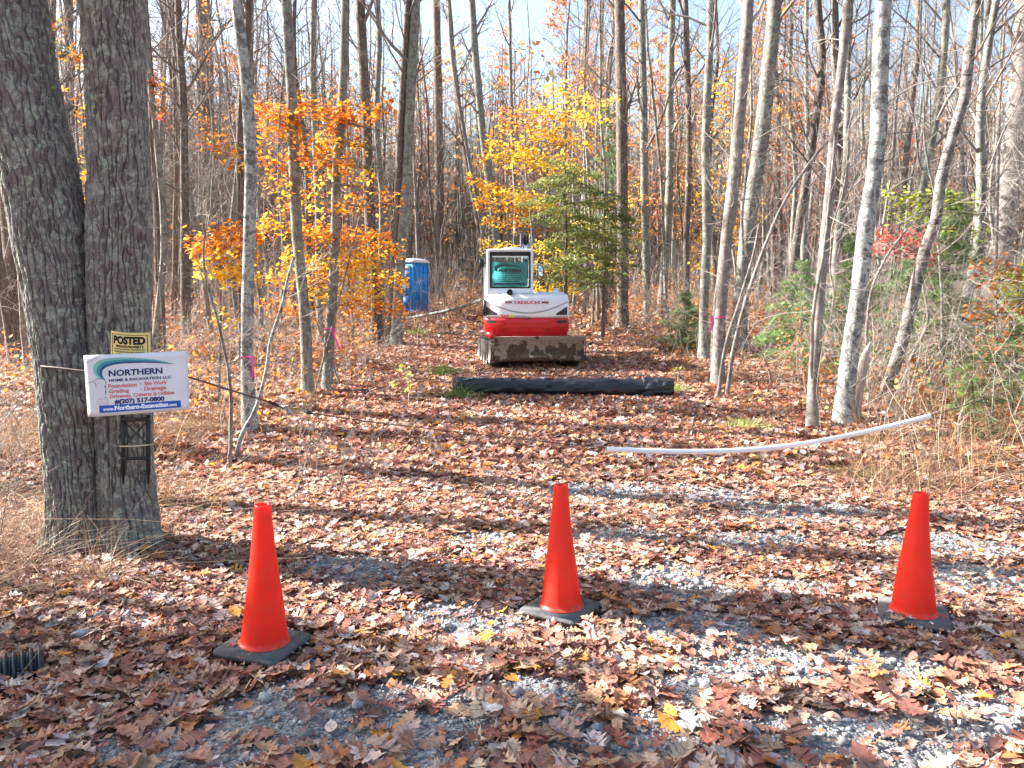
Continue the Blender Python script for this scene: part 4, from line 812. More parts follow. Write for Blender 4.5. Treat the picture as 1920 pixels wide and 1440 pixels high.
# ---------------------------------------------------------------- helpers for small things
def text_geo(s, size, align='LEFT', bold=.012, sx=1.0):
    cu = bpy.data.curves.new('t', 'FONT'); cu.body = s; cu.size = size; cu.offset = bold*size; cu.align_x = align; cu.resolution_u = 3
    ob = bpy.data.objects.new('t', cu); me = bpy.data.meshes.new_from_object(ob); V = np.array([v.co[:] for v in me.vertices]); Fc = [list(p.vertices) for p in me.polygons]
    bpy.data.objects.remove(ob); bpy.data.meshes.remove(me); bpy.data.curves.remove(cu)
    if len(V): V[:, 0] *= sx
    return V, Fc
def fit_text(s, x0, x1, base, cap, bold=.012):
    V, Fc = text_geo(s, 1.0, bold=bold); V[:, 0] = x0+(V[:, 0]-V[:, 0].min())/(V[:, 0].max()-V[:, 0].min())*(x1-x0); V[:, 1] = base+V[:, 1]*cap/.70
    return V, Fc
def flat(name, polys, mat, parent, f, thick=0):
    """polys: list of (V2d, faces) mapped by f(u, v) -> 3D"""
    mb = MB()
    for V, Fc in polys:
        mb.add([f(v[0], v[1]) for v in V], polys=Fc)
    return mb.build(name, MATS[mat], parent)
def ribbon(top, bot): # two polylines same length
    n = len(top); return [tuple(p) for p in top]+[tuple(p) for p in bot], [[i, i+1, n+i+1, n+i] for i in range(n-1)]
def rect(x0, y0, x1, y1, n=1):
    xs = [x0+(x1-x0)*i/n for i in range(n+1)]; return ribbon([(x, y1) for x in xs], [(x, y0) for x in xs])
def rrect(x0, z0, x1, z1, r, k=4):
    o = []
    for cx, cz, a0 in ((x1-r, z1-r, 0), (x0+r, z1-r, 90), (x0+r, z0+r, 180), (x1-r, z0+r, 270)):
        for i in range(k+1): a = math.radians(a0+90*i/k); o.append((cx+r*math.cos(a), cz+r*math.sin(a)))
    return o
def logo(f_uv, parent, mats, off=0):
    """company sign artwork in u (0..1), v (0..1 downwards)"""
    outer = [(.215,.41),(.15,.37),(.112,.31),(.098,.24),(.108,.17),(.155,.10),(.27,.06),(.48,.07),(.70,.125),(.87,.205)]
    inner = [(.215,.41),(.195,.37),(.183,.32),(.185,.28),(.20,.235),(.235,.20),(.31,.17),(.47,.16),(.68,.175),(.87,.21)]
    o, _ = spline([(a, b, 0) for a, b in outer], 40); i_, _ = spline([(a, b, 0) for a, b in inner], 40)
    for k, (a, b, mt) in enumerate(((0, .36, mats[0]), (.36, .68, mats[1]), (.68, 1, mats[2]))):
        t = o*(1-a)+i_*a; bt = o*(1-b)+i_*b; flat('swoosh', [ribbon(t[:, :2], bt[:, :2])], mt, parent, f_uv)
def ft(s, x0, x1, base, cap, bold=.012):
    bold = bold*1.6   # in u, v(down)
    V, Fc = fit_text(s, x0, x1, 0, cap, bold); V = V.copy(); V[:, 1] = base-V[:, 1]; return V, [p[::-1] for p in Fc]
# ---------------------------------------------------------------- company sign on the tree
c4 = [P(151.5,667,4.69), P(350,658,4.72), P(355.5,768.5,4.71), P(160,783,4.69)]   # tl tr br bl
def sgn(off):
    def f(u, v):
        a = c4[0]*(1-u)+c4[1]*u; b = c4[3]*(1-u)+c4[2]*u; p = a*(1-v)+b*v; bow = .030*max(0, .22-u)/.22*(.22-u)/.22+.012*math.sin(u*3.1)*(1-v)
        return p+Vector((0, bow-off, 0))-so
    return f
so = P(255, 720, 4.70); sroot = empty('company_sign', tuple(so)); tag(sroot, 'white excavation company sign with teal swoosh fixed to the big double tree', 'sign')
g_ = MB(); n_ = 24; V = []
for off in (0, -.004):
    for j in range(13):
        for i in range(n_+1): V.append(sgn(off)(i/n_, j/12))
q = []; K = (n_+1)*13
for j in range(12):
    for i in range(n_):
        a = j*(n_+1)+i; q.append([a, a+n_+1, a+n_+2, a+1]); q.append([K+a, K+a+1, K+a+n_+2, K+a+n_+1])
for i in range(n_): q.append([i, i+1, K+i+1, K+i]); a = 12*(n_+1)+i; q.append([a+1, a, K+a, K+a+1])
for j in range(12): a = j*(n_+1); q.append([a+n_+1, a, K+a, K+a+n_+1]); b = a+n_; q.append([b, b+n_+1, K+b+n_+1, K+b])
g_.add([tuple(v) for v in V], None, q); g_.build('panel', MATS['board_white'], sroot)
f1 = sgn(.0015); f2 = sgn(.003)
logo(f1, sroot, ('teal_light', 'teal_mid', 'teal_navy'))
flat('lettering', [ft('NORTHERN', .245, .757, .355, .095, .02), ft('HOME & EXCAVATION LLC', .245, .838, .445, .042, .022)], 'ink_navy', sroot, f1)
flat('lettering', [ft('Foundation', .236, .505, .545, .062, .02), ft('Site Work', .575, .795, .535, .062, .02), ft('Grading', .238, .43, .632, .062, .02), ft('Drainage', .575, .785, .622, .062, .02), ft('Driveway, Culverts & Utilities', .245, .866, .712, .055, .02)], 'ink_red', sroot, f1)
dots = [([(x+.006*math.cos(a*.785), y+.011*math.sin(a*.785)) for a in range(8)], [list(range(8))]) for x, y in ((.205,.52),(.205,.61),(.207,.695),(.545,.51),(.545,.60))]
flat('lettering', [ft('#(207) 517-0800', .288, .765, .81, .068, .03)]+dots, 'ink_navy', sroot, f1)
flat('website_band', [rect(.135, .945, .92, .827, 16)], 'ink_blue', sroot, f1)
flat('lettering', [ft('www.', .172, .285, .912, .05, .03), ft('Northern-Excavation', .287, .80, .912, .068, .035), ft('.com', .803, .882, .912, .05, .03)], 'ink_white', sroot, f2)
flat('badge', [rect(.134, .826, .222, .822), rect(.134, .722, .222, .718), rect(.134, .826, .137, .718), rect(.219, .826, .222, .718), rect(.145, .80, .21, .795), rect(.145, .76, .21, .757)], 'ink_red', sroot, f1)
mb = MB()
for pts in ([(-.005,.13),(.06,.10),(.165,.03)], [(.0,.455),(.08,.425),(.15,.38),(.21,.41),(.213,.55),(.205,.66)], [(.09,.425),(.12,.48),(.118,.52)]):
    pp, _ = spline([f1(a, b)+Vector((0, -.004, 0)) for a, b in pts], 14); mb.tube(pp, .0011, 4)
mb.build('dark_line', MATS['ink_black'], sroot)  # thin black lines across the left part of the sign panel
# yellow posted sign behind it
po = P(241, 665, 4.80); pr = empty('posted_sign', tuple(po)); tag(pr, 'yellow no-trespassing notice nailed to the trunk above the white sign', 'sign')
pc = [P(202.5,620,4.77), P(277,624,4.77), P(279,745,4.77), P(202,742,4.77)]
def fp(off):
    def f(u, v):
        a = pc[0]*(1-u)+pc[1]*u; b = pc[3]*(1-u)+pc[2]*u; p = a*(1-v)+b*v; return p+Vector((0, .035*(2*u-1)**2-off, -.006*math.sin(u*3.1416)))-po
    return f
flat('panel', [ribbon([(i/12, a) for i in range(13)], [(i/12, a+.1) for i in range(13)]) for a in [k*.1 for k in range(10)]], 'board_yellow', pr, fp(0))
flat('border', [ribbon([(.05+.9*i/12, .035) for i in range(13)], [(.05+.9*i/12, .043) for i in range(13)]), ribbon([(.05, .035+.9*i/8) for i in range(9)], [(.065, .035+.9*i/8) for i in range(9)]), ribbon([(.935, .035+.9*i/8) for i in range(9)], [(.95, .035+.9*i/8) for i in range(9)])], 'ink_black', pr, fp(.0015))
flat('lettering', [ft('POSTED', .10, .90, .175, .108, .035), ft('PRIVATE PROPERTY', .17, .87, .235, .034, .03), ft('HUNTING, FISHING, TRAPPING OR', .12, .88, .27, .018, .02), ft('TRESPASSING FOR ANY PURPOSE', .12, .88, .31, .018, .02), ft('IS STRICTLY FORBIDDEN', .2, .8, .35, .018, .02)], 'ink_black', pr, fp(.002))
# black bracket strapped on the trunk
bo = P(256, 895, 4.80); br_ = empty('tree_bracket', tuple(bo)); tag(br_, 'black plastic bracket with crossed braces strapped on the trunk under the sign', 'bracket')
def bp(px, py, d=4.79): return P(px, py, d-.035)-bo
for a in (231, 278):
    mb = MB(); mb.prism([(-.014, -.015), (.014, -.015), (.014, .014), (-.014, .014)], 0, 1, 'z')
    mb = MB(); mb.tube([bp(a, 778, 4.80), bp(a, 890, 4.80)], .016, 4); mb.tube([bp(a, 885, 4.81), bp(a, 908, 4.86)], [.016, .006], 4); mb.build('rail', MATS['black_plastic'], br_, bevel=.003)
mb = MB(); mb.tube([bp(234, 792), bp(274, 830)], .0045, 6); mb.tube([bp(274, 792), bp(236, 834)], .0045, 6); mb.build('brace', MATS['black_plastic'], br_)
mb = MB(); mb.tube([bp(228, 860), bp(281, 859)], .012, 4); mb.tube([bp(228, 787), bp(281, 786)], .014, 4); mb.tube([bp(238, 808), bp(240, 856)], .004, 5); mb.tube([bp(270, 808), bp(268, 856)], .004, 5); mb.build('crossbar', MATS['black_plastic'], br_, bevel=.002)
mb = MB(); mb.tube([bp(224, 837, 4.86), bp(226, 837, 4.775), bp(255, 836.5, 4.765), bp(283, 833.5, 4.775), bp(286, 833, 4.86)], .0045, 6); mb.build('cord', MATS['rope'], br_)
# ---------------------------------------------------------------- cable, padlock, pipe
ca = [P(66,684,4.96), P(78,687,4.86), P(110,690,4.79), P(150,695,4.755), P(200,698,4.74), P(300,697,4.76), P(352,707,4.86), P(420,728,5.05), P(504,753,5.3)]
mb = MB(); pp, _ = spline(ca, 60); mb.tube(pp, .0065, 7); o = mb.build('steel_cable', MATS['cable_wire'], None); tag(o, 'dark steel cable running from the big tree behind the white sign to the padlock', 'cable')
cp = [P(588,775,5.62), P(680,789,5.8), P(800,803,6.0), P(950,820,6.2), P(1135,839,6.4), P(1260,846,6.5), P(1400,843,6.62), P(1500,832,6.75), P(1600,814,6.9), P(1680,796,7.0), P(1744,780,7.1), P(1800,763,7.3), P(1860,744,7.6), P(1925,724,8.0), P(1990,700,8.4)]
mb = MB(); pp, _ = spline(cp, 120); mb.tube(pp, .0046, 7); tag(mb.build('steel_cable', MATS['cable_wire'], None), 'long rusty steel cable sagging across the drive from the padlock through the white pipe', 'cable')
pv = [P(1136.5,842,6.4), P(1260,846.5,6.5), P(1400,843.5,6.62), P(1500,833,6.75), P(1600,814.5,6.9), P(1680,796.5,7.0), P(1743,780,7.1)]
pp, _ = spline(pv, 80); mb = MB(); mb.tube(pp, .0215, 16, cap=False); mb.tube(pp, .018, 16, cap=False)
o = mb.build('plastic_pipe', MATS['pvc'], None, smooth=True); tag(o, 'white plastic pipe threaded on the steel cable across the drive', 'pipe')
lk = P(545, 769, 5.45); lr = empty('padlock', tuple(lk)); tag(lr, 'grey padlock with shackle and hook joining the two cable ends', 'padlock')
def lp(px, py, d=5.45): return P(px, py, d)-lk
mb = MB(); q0 = lp(545, 773); M_ = Matrix.Translation(q0) @ Matrix.Rotation(.25, 4, 'Y'); mb.box((-.027, -.012, -.022), (.024, .012, .018), M=M_); mb.build('lock_body', MATS['steel'], lr, bevel=.004)
mb = MB(); pp, _ = spline([lp(540,771), lp(536,763), lp(542,760), lp(549,764), lp(551,769)], 16); mb.tube(pp, .0045, 7); mb.build('shackle', MATS['steel'], lr, smooth=True)
mb = MB(); pp, _ = spline([lp(548,766), lp(556,764), lp(566,768), lp(572,773), lp(564,775), lp(555,771), lp(549,767)], 24); mb.tube(pp, .0055, 7); mb.build('snap_hook', MATS['brass'], lr, smooth=True)
mb = MB(); mb.tube([lp(503,753), lp(533,764)], [.011, .013], 10); mb.build('sleeve', MATS['black_plastic'], lr, smooth=True); mb = MB(); mb.tube([lp(576,773), lp(590,775.5)], [.014, .010], 10); mb.build('sleeve', MATS['black_plastic'], lr, smooth=True)
mb = MB(); pp, _ = spline([lp(532,763), lp(537,761), lp(540,765)], 8); mb.tube(pp, .004, 6); pp, _ = spline([lp(566,770), lp(572,771), lp(578,773)], 8); mb.tube(pp, .007, 6); mb.build('cable_loop', MATS['steel'], lr, smooth=True)
# ---------------------------------------------------------------- traffic cones
def cone(px, py, top, rz, tx, ty, lb, i):
    b_ = G(px, py); b_.z += .018; h = P(px, top, b_.y).z-b_.z; r = empty('traffic_cone', tuple(b_)); tag(r, lb, 'traffic cone', 'traffic cones across the drive'); r.rotation_euler = (tx, ty, rz)
    prof = [(.117,.036),(.115,.041),(.109,.044),(.105,.049),(.1035,.060),(.1025,.075),(.088,.20),(.0705,h*.49),(.053,h*.71),(.0385,h-.03),(.0365,h-.008),(.0345,h),(.029,h),(.028,h-.02),(.040,h-.22),(.062,.30)]
    n = 48; th = np.linspace(0, 2*np.pi, n, endpoint=False); V = np.concatenate([np.stack([a*np.cos(th), a*np.sin(th), np.full(n, b)], -1) for a, b in prof])
    rng = np.random.default_rng(i); V[:, :2] *= (1+.012*np.sin(2*np.arctan2(V[:, 1], V[:, 0])+i))[:, None]; V[:, 0] += .006*np.sin(V[:, 2]*5+i)
    mb = MB(); i_ = np.arange(len(prof)-1)[:, None]*n; j_ = np.arange(n)[None]; k_ = (j_+1) % n; mb.add(V, None, np.stack([i_+j_, i_+k_, i_+n+k_, i_+n+j_], -1).reshape(-1, 4)); mb.build('cone_body', MATS['cone_orange'], r, smooth=True)
    mb = MB(); mb.prism(rrect(-.163, -.163, .163, .163, .022, 3), 0, .032, 'z'); mb.build('base', MATS['rubber_dark'], r, bevel=.008, segs=3)
cone(494, 1222, 945, math.radians(-17), 0, math.radians(2.2), 'orange traffic cone nearest the big tree, its base half in shade', 1)
cone(1051, 1152, 909, math.radians(-32), math.radians(-.5), .0, 'orange traffic cone in the middle of the drive on a black base turned cornerwise', 2)
cone(1712, 1163, 923, math.radians(-24), math.radians(1), math.radians(.5), 'orange traffic cone sunlit down its left side at the right end of the row', 3)
# ---------------------------------------------------------------- black wrapped roll
a_, b_ = G(862, 745), G(1250, 752); a_.y = b_.y = 12.7; A = P(852, 727, 12.75); B = P(1261, 737, 12.6); ra = .155
A.z = float(gz(A.x, A.y))+ra-.01; B.z = float(gz(B.x, B.y))+ra-.015
rr_ = empty('fabric_roll', tuple((A+B)/2)); tag(rr_, 'long roll wrapped in black plastic lying across the drive before the excavator', 'roll'); O = (A+B)/2
def roll(t0, t1, rad, name, n=60, s=36, rough=.008, seed=1, mat='wrap_plastic'):
    ax_ = np.array(tuple(B-A)); u_ = np.array([0, -1, 0.]); w_ = np.array([0, 0, 1.]); mb = MB(); ts = np.linspace(t0, t1, n); th = np.linspace(0, 2*np.pi, s, endpoint=False); T_, H_ = np.meshgrid(ts, th, indexing='ij')
    e = np.minimum(np.minimum((T_-t0), (t1-T_))*3.6/.06, 1); r_ = rad*(.86+.14*np.sqrt(np.clip(e, 0, 1)))+(vn(T_*30, H_*s/6.283*.35, seed)-.5)*rough*2+(vn(T_*7, H_*1.5, seed+2)-.5)*rough
    V = (np.array(tuple(A))[None, None]+T_[..., None]*ax_+r_[..., None]*(np.cos(H_)[..., None]*u_+np.sin(H_)[..., None]*w_*(1-.06*(np.sin(H_) < 0))[..., None])); V = V.reshape(-1, 3)-np.array(tuple(O))
    i_ = np.arange(n-1)[:, None]*s; j_ = np.arange(s)[None]; k_ = (j_+1) % s; mb.add(V, None, np.stack([i_+j_, i_+k_, i_+s+k_, i_+s+j_], -1).reshape(-1, 4), None, [list(range(s))[::-1], [(n-1)*s+x for x in range(s)]]); return mb.build(name, MATS[mat], rr_, smooth=True)
roll(.005, .995, ra, 'wrapping', 150, 48, .012, 3)
roll(.86, 1.0, ra*1.05, 'end_wrap', 60, 60, .030, 6); roll(-.006, .05, ra*1.02, 'end_wrap', 40, 60, .024, 9)
# torn pale flap at the left end
fl_ = MB(); rg = np.random.default_rng(3); n1 = 26
t_ = np.linspace(.01, .17, n1); top = []; bot = []
for i, t in enumerate(t_):
    for lst, an in ((top, 1.75), (bot, 1.05-.5*math.exp(-t*30)-.25*rg.random()+.45*t/.17)):
        r_ = ra*1.05+.006*rg.random(); q = A+(B-A)*t+Vector((0, -math.cos(an)*r_, math.sin(an)*r_))-O; lst.append(tuple(q))
fl_.add(top+bot, None, [[i, i+1, n1+i+1, n1+i] for i in range(n1-1)]); m = N('wrap_film'); m.base((.32,.36,.36), .25, 0, .6); m.b.inputs['Alpha'].default_value = .75
o = fl_.build('torn_film', m.m, rr_); sm = o.modifiers.new('s', 'SOLIDIFY'); sm.thickness = .003
# smaller black pipe lying in the shade behind the two grey trunks
q0, q1 = G(628, 742), G(688, 738); mb = MB(); mb.tube([q0+Vector((0,0,.04)), q1+Vector((0,0,.04))], .045, 14); tag(mb.build('drain_pipe', MATS['pipe_black'], None), 'short black pipe lying in the shade left of the drive', 'pipe')
# corrugated culvert end bottom left
q0, q1 = G(-60, 1282), G(84, 1252); mb = MB(); n1 = 90; L = (q1-q0); pts = [q0+L*(i/(n1-1))+Vector((0,0,.0)) for i in range(n1)]
mb.tube(pts, [.088+.012*math.copysign(abs(math.sin(i*.62))**.5, math.sin(i*.62)) for i in range(n1)], 26); tag(mb.build('culvert_pipe', MATS['pipe_black'], None, smooth=True), 'ribbed black culvert pipe half buried in leaves at the lower left corner', 'pipe')
# stones
def stone(px, py, s, lb, seed, grp=None):
    b_ = G(px, py); bm = bmesh.new(); bmesh.ops.create_icosphere(bm, subdivisions=3, radius=1); rg = np.random.default_rng(seed); sc_ = rg.uniform(.7, 1.2, 3)*np.array([1.1, .8, .55]); V = np.array([v.co[:] for v in bm.verts]); Fq = [[v.index for v in f.verts] for f in bm.faces]; bm.free()
    pl = rg.normal(0, 1, (9, 3)); pl /= np.linalg.norm(pl, axis=1)[:, None]
    for p_ in pl: dd = V@p_; V -= np.maximum(dd-.72, 0)[:, None]*p_
    V *= 1+.05*(vn(V[:, 0]*4, V[:, 1]*4, V[:, 2]*4+seed)[:, None]-.5); V = V*sc_*s; mb = MB(); mb.add(V, Fq); o = mb.build('stone', MATS['rock'], None, smooth=False); o.location = b_+Vector((0, 0, s*.45+.015)); o.rotation_euler = (rg.normal(0, .2), rg.normal(0, .2), rg.random()*6); tag(o, lb, 'stone', grp)
m = N('rock'); n = m.noise(m.map(), 18, 5, .6); m.base(m.ramp(n, [(.35, (.11,.12,.14)), (.5, (.24,.26,.28)), (.7, (.38,.38,.38))]), .9, 0, .2); m.bump(n, .5, .01)
for px, py, s, lb in ((185,1168,.05,'blue-grey angular stone below the big tree roots'),(240,1165,.045,'blue-grey stone right of its twin below the big tree'),(152,1200,.05,'dark stone lowest of three below the big tree'),(1112,1412,.022,'rounded pale pebble at the bottom edge between the cones'),(1120,1378,.03,'grey stone in the gravel patch below the middle cone'),(1560,1247,.03,'grey stone in the leaves left of the right-hand cone'),(1310,1102,.04,'grey stone on the gravel between the middle and right cones'),(672,1330,.03,'small grey stone in the gravel right of the left cone'),(1845,1418,.028,'grey stone in the lower right corner')): stone(px, py, s, lb, px)
# flagging tapes
def tape(root_d, pts, w, lb, knot):
    """w metres; pts: list of (px,py,d)"""
    o_ = P(*knot); r = empty('flagging_tape', tuple(o_)); tag(r, lb, 'tape', 'pink flagging tapes on the trunks')
    for k, strip in enumerate(pts):
        mb = MB(); pp, _ = spline([P(*q) for q in strip], 14); V = []
        for i, p_ in enumerate(pp): a = .25*math.sin(i*.9+k); V += [p_-np.array([w/2*math.cos(a), w/2*math.sin(a), 0])-np.array(tuple(o_)), p_+np.array([w/2*math.cos(a), w/2*math.sin(a), 0])-np.array(tuple(o_))]
        mb.add(V, None, [[2*i, 2*i+1, 2*i+3, 2*i+2] for i in range(13)]); mb.build('tail', MATS['tape_pink'], r)
    return r, o_
def ring(r, o_, c_px, d, rad, hgt=.025):
    c_ = P(c_px[0], c_px[1], d)-o_; mb = MB(); th = np.linspace(0, 2*np.pi, 20, endpoint=False); V = [(c_.x+rad*math.cos(a), c_.y+rad*math.sin(a), c_.z+s_+.01*math.cos(a)) for s_ in (-hgt/2, hgt/2) for a in th]; mb.add(V, None, [[i, (i+1) % 20, 20+(i+1) % 20, 20+i] for i in range(20)]); mb.build('knot', MATS['tape_pink'], r)
D1 = TINFO[0][0].location.y; D3 = TINFO[2][0].location.y; D13 = TINFO[18][0].location.y
for idx, (kx, ky), dd, strips, lb, w_ in ((0, (466,670), D1, [[(470,668,D1-.14),(473,685,D1-.16),(474,700,D1-.15),(471,711,D1-.15)],[(465,668,D1-.14),(474,670,D1-.15),(475,690,D1-.16)]], 'pink tape tail hanging on the lichened tree right of the white sign', .018),
   (2, (619,617), D3, [[(624,616,D3-.10),(628,630,D3-.16),(632,645,D3-.18),(636,657,D3-.16)],[(622,616,D3-.10),(628,634,D3-.14),(640,655,D3-.16)]], 'pink ribbon fluttering from the slim grey tree near the orange leaves', .02),
   (18, (1345,595), D13, [[(1335,592,D13-.16),(1335,605,D13-.18),(1333,620,D13-.17)],[(1336,592,D13-.16),(1338,608,D13-.18),(1331,622,D13-.17)]], 'pink tape on the pale tree right of the drive', .025)):
    r, o_ = tape(dd, strips, w_, lb, (kx, ky, dd)); c_, rad = TINFO[idx][1], TINFO[idx][2]; zz = o_.z; j = int(np.argmin(np.abs(c_[:, 2]-zz))); r2, _o = r, o_
    mb = MB(); th = np.linspace(0, 2*np.pi, 24, endpoint=False); q = rad[j]*1.12; V = [(c_[j, 0]-o_.x+q*math.cos(a), c_[j, 1]-o_.y+q*math.sin(a), s_+.012*math.cos(a+1)) for s_ in (-.008, .008) for a in th]; mb.add(V, None, [[i, (i+1) % 24, 24+(i+1) % 24, 24+i] for i in range(24)]); mb.build('knot', MATS['tape_pink'], r)
mb = MB(); mk = P(1162, 98, TINFO[14][0].location.y); c_, rad = TINFO[14][1], TINFO[14][2]
# fallen branch on the right bank, bent straw clump, dead weeds at left
fb = [G(1700, 822)+Vector((0,0,.05)), G(1760, 824)+Vector((0,0,.06)), G(1830, 826)+Vector((0,0,.06)), G(1880, 834)+Vector((0,0,.04))]; mb = MB(); pp, _ = spline(fb, 20); mb.tube(pp, np.linspace(.022, .04, 20), 8); tag(mb.build('fallen_branch', MATS['bark_dark'], None, smooth=True), 'dark fallen branch on the leaves below the right end of the white pipe', 'branch')
fb = [G(735, 590)+Vector((0,0,.25)), P(800, 590, 22)+Vector((0,0,.0)), P(870, 574, 20.6), P(903, 562, 20)]; pp, _ = spline(fb, 16); mb = MB(); mb.tube(pp, np.linspace(.02, .045, 16), 7); tag(mb.build('fallen_branch', MATS['bark_grey'], None, smooth=True), 'bare fallen branch propped beside the left of the excavator', 'branch')
fb = [P(1040, 560, 20), P(1062, 530, 20.3), P(1090, 515, 20.5), P(1004, 532, 19.8)][:3]; fb = [P(1016, 528, 20.4), P(1050, 516, 20.6), P(1090, 505, 20.8)]; pp, _ = spline(fb, 10)
def weeds(cx, cy, n, hh, sp, lb, seed, cols=STR, w=.0016, lean=.7, d=None):
    b_ = G(cx, cy) if d is None else gd(cx, d); rg = np.random.default_rng(seed); x = b_.x+rg.normal(0, sp, n); y = b_.y+rg.normal(0, sp*.7, n); mb = MB(); blades(n, x, y, hh*(.4+.7*rg.random(n)), np.full(n, w), cols, lean, 6, seed=seed, mb=mb, arch=1.1); tag(mb.build('dry_weeds', MATS['straw'], colors=True, loc=tuple(b_)), lb, 'weeds')
weeds(185, 1090, 110, .42, .07, 'arching clump of pale dead grass at the foot of the big double tree', 3, w=.0022, lean=.95)
weeds(60, 1110, 130, .62, .22, 'brown dead weed stalks left of the big tree foot', 4, lean=.45, cols=[(.34,.22,.15),(.42,.30,.20),(.26,.15,.11)])
weeds(15, 1040, 140, .85, .25, 'tall brown weed stalks at the left edge beside the big tree', 5, lean=.4, cols=[(.34,.22,.15),(.42,.30,.20),(.26,.15,.11)])
weeds(300, 1180, 12, .10, .04, 'tiny green grass sprig in the leaves below the big tree', 6, GRS, .0018)
bw2 = MB(); rng = np.random.default_rng(19)
for i_ in range(90):
    y = rng.uniform(3.9, 7.5); x = -.66*y-.1-rng.random()*1.4 if rng.random() < .75 else rng.uniform(-2.0, -1.2)
    if x > -2.2 and y < 5.6: continue
    an = rng.random()*6.28; ln = abs(rng.normal(0, .5)); branch(bw2, rng, (x, y, float(gz(x, y))-.03), (math.cos(an)*ln, math.sin(an)*ln, 1), rng.uniform(.5, 1.2), .004, 0, 2, 4, .1, 4, None, .16)
tag(bw2.build('brushwood', MATS['twig_grey']), 'thin grey brush stems around and left of the big double tree', 'brush', kind='stuff')
# ---------------------------------------------------------------- portable toilet
tb = gd(776, 33); tr_ = empty('portable_toilet', tuple(tb), math.radians(-38)); tag(tr_, 'blue portable toilet with a white roof standing at the wood edge', 'portable toilet')
def part(mb, name, mat, parent, **k): return mb.build(name, MATS[mat], parent, **k)
W2 = .47
mb = MB(); mb.prism(rrect(-W2, -W2, W2, W2, .06), .1, 2.08, 'z'); part(mb, 'cabin', 'potty_blue', tr_)
mb = MB(); mb.prism(rrect(-W2-.03, -W2-.03, W2+.03, W2+.03, .03), 0, .1, 'z'); part(mb, 'base', 'potty_blue_dark', tr_)
mb = MB(); ro = rrect(-W2-.04, -W2-.04, W2+.04, W2+.04, .07); n = len(ro); V = []; lv = [(2.08, 1), (2.14, 1), (2.20, .9), (2.26, .6), (2.28, .2)]
for z, s_ in lv: V += [(a*s_, b*s_, z) for a, b in ro]
mb.add(V, None, [[l*n+i, l*n+(i+1) % n, (l+1)*n+(i+1) % n, (l+1)*n+i] for l in range(4) for i in range(n)], None, [list(range(n))[::-1], [4*n+i for i in range(n)]]); part(mb, 'roof', 'potty_roof', tr_, smooth=False)
for sgn_, ax_ in ((1, 'x'), (-1, 'x')):
    mb = MB()
    for i in range(4): x0 = sgn_*(W2+.006); mb.tube([(x0, -.36+.24*i, .2), (x0, -.36+.24*i, 2.0)], .012, 6)
    for i in range(6): mb.tube([(x0, -.36, .35+.27*i), (x0, .36, .35+.27*i)], .008, 6)
    part(mb, 'wall_rib', 'potty_blue_dark', tr_)
mb = MB(); mb.prism(rrect(-.36, .16, .36, 1.98, .10), -W2-.03, -W2+.01, 'y'); dr = part(mb, 'door', 'potty_blue', tr_, bevel=.008)
mb = MB()
for z0, z1 in ((.25, .68), (.74, 1.2), (1.26, 1.72)): mb.prism(rrect(-.26, z0, .26, z1, .08), -W2-.045, -W2-.028, 'y')
part(mb, 'door_panel', 'potty_blue_dark', dr, bevel=.006)
mb = MB(); mb.box((.27, -W2-.06, 1.0), (.33, -W2-.03, 1.12)); part(mb, 'handle', 'black_plastic', dr); mb = MB(); mb.box((-.3, -W2-.05, 1.8), (.3, -W2-.03, 1.92)); part(mb, 'vent', 'potty_roof', tr_)

# ---------------------------------------------------------------- excavator (seen from behind)
ex = gd(986, 17.95); ex.z -= .02; E = empty('excavator', tuple(ex)); tag(E, 'white and red compact excavator parked on the drive with its muddy blade towards us', 'excavator')
UA = math.radians(9)
def um(mb):  # turn the undercarriage
    c_, s_ = math.cos(UA), math.sin(UA)
    mb.v = [np.stack([V[:, 0]*c_-V[:, 1]*s_, V[:, 0]*s_+V[:, 1]*c_, V[:, 2]], -1) for V in mb.v]; return mb
for s_ in (-1, 1):
    x0, x1 = sorted((s_*.60, s_*.97)); R_ = .29; pts = []
    for i in range(9): a = math.radians(90+180*i/8); pts.append((-1.0+R_*math.cos(a)*1.0, R_+R_*math.sin(a)))
    for i in range(9): a = math.radians(270+180*i/8); pts.append((1.0+R_*math.cos(a), R_+R_*math.sin(a)))
    mb = MB(); mb.prism(pts, x0, x1, 'x'); tk = part(um(mb), 'track', 'track_rubber', E, bevel=.02)
    lug = MB(); L_ = 2.0; per_ = 2*L_+2*math.pi*R_
    for i in range(46):
        q = i/46*per_
        if q < L_: p_, n_ = (-1+q, 2*R_), (0, 1)
        elif q < L_+math.pi*R_: a = math.pi/2-(q-L_)/R_; p_, n_ = (1+R_*math.cos(a), R_+R_*math.sin(a)), (math.cos(a), math.sin(a))
        elif q < 2*L_+math.pi*R_: p_, n_ = (1-(q-L_-math.pi*R_), 0), (0, -1)
        else: a = -math.pi/2-(q-2*L_-math.pi*R_)/R_; p_, n_ = (-1+R_*math.cos(a), R_+R_*math.sin(a)), (math.cos(a), math.sin(a))
        M_ = Matrix.Translation((0, p_[0]+n_[0]*.008, p_[1]+n_[1]*.008)) @ Matrix.Rotation(math.atan2(n_[1], n_[0])-math.pi/2, 4, 'X')
        lug.box((x0+.01, -.022, -.015), (x1-.01, .022, .02), M=M_)
    part(um(lug), 'track_lug', 'track_rubber', tk)
    wh = MB()
    for yy, rr__ in ((-1.0, .22), (1.0, .22), (-.5, .12), (0, .12), (.5, .12)): wh.tube([(x0-.012, yy, R_ if rr__ > .2 else .15), (x1+.012, yy, R_ if rr__ > .2 else .15)], rr__, 16)
    part(um(wh), 'track_wheel', 'steel', tk)
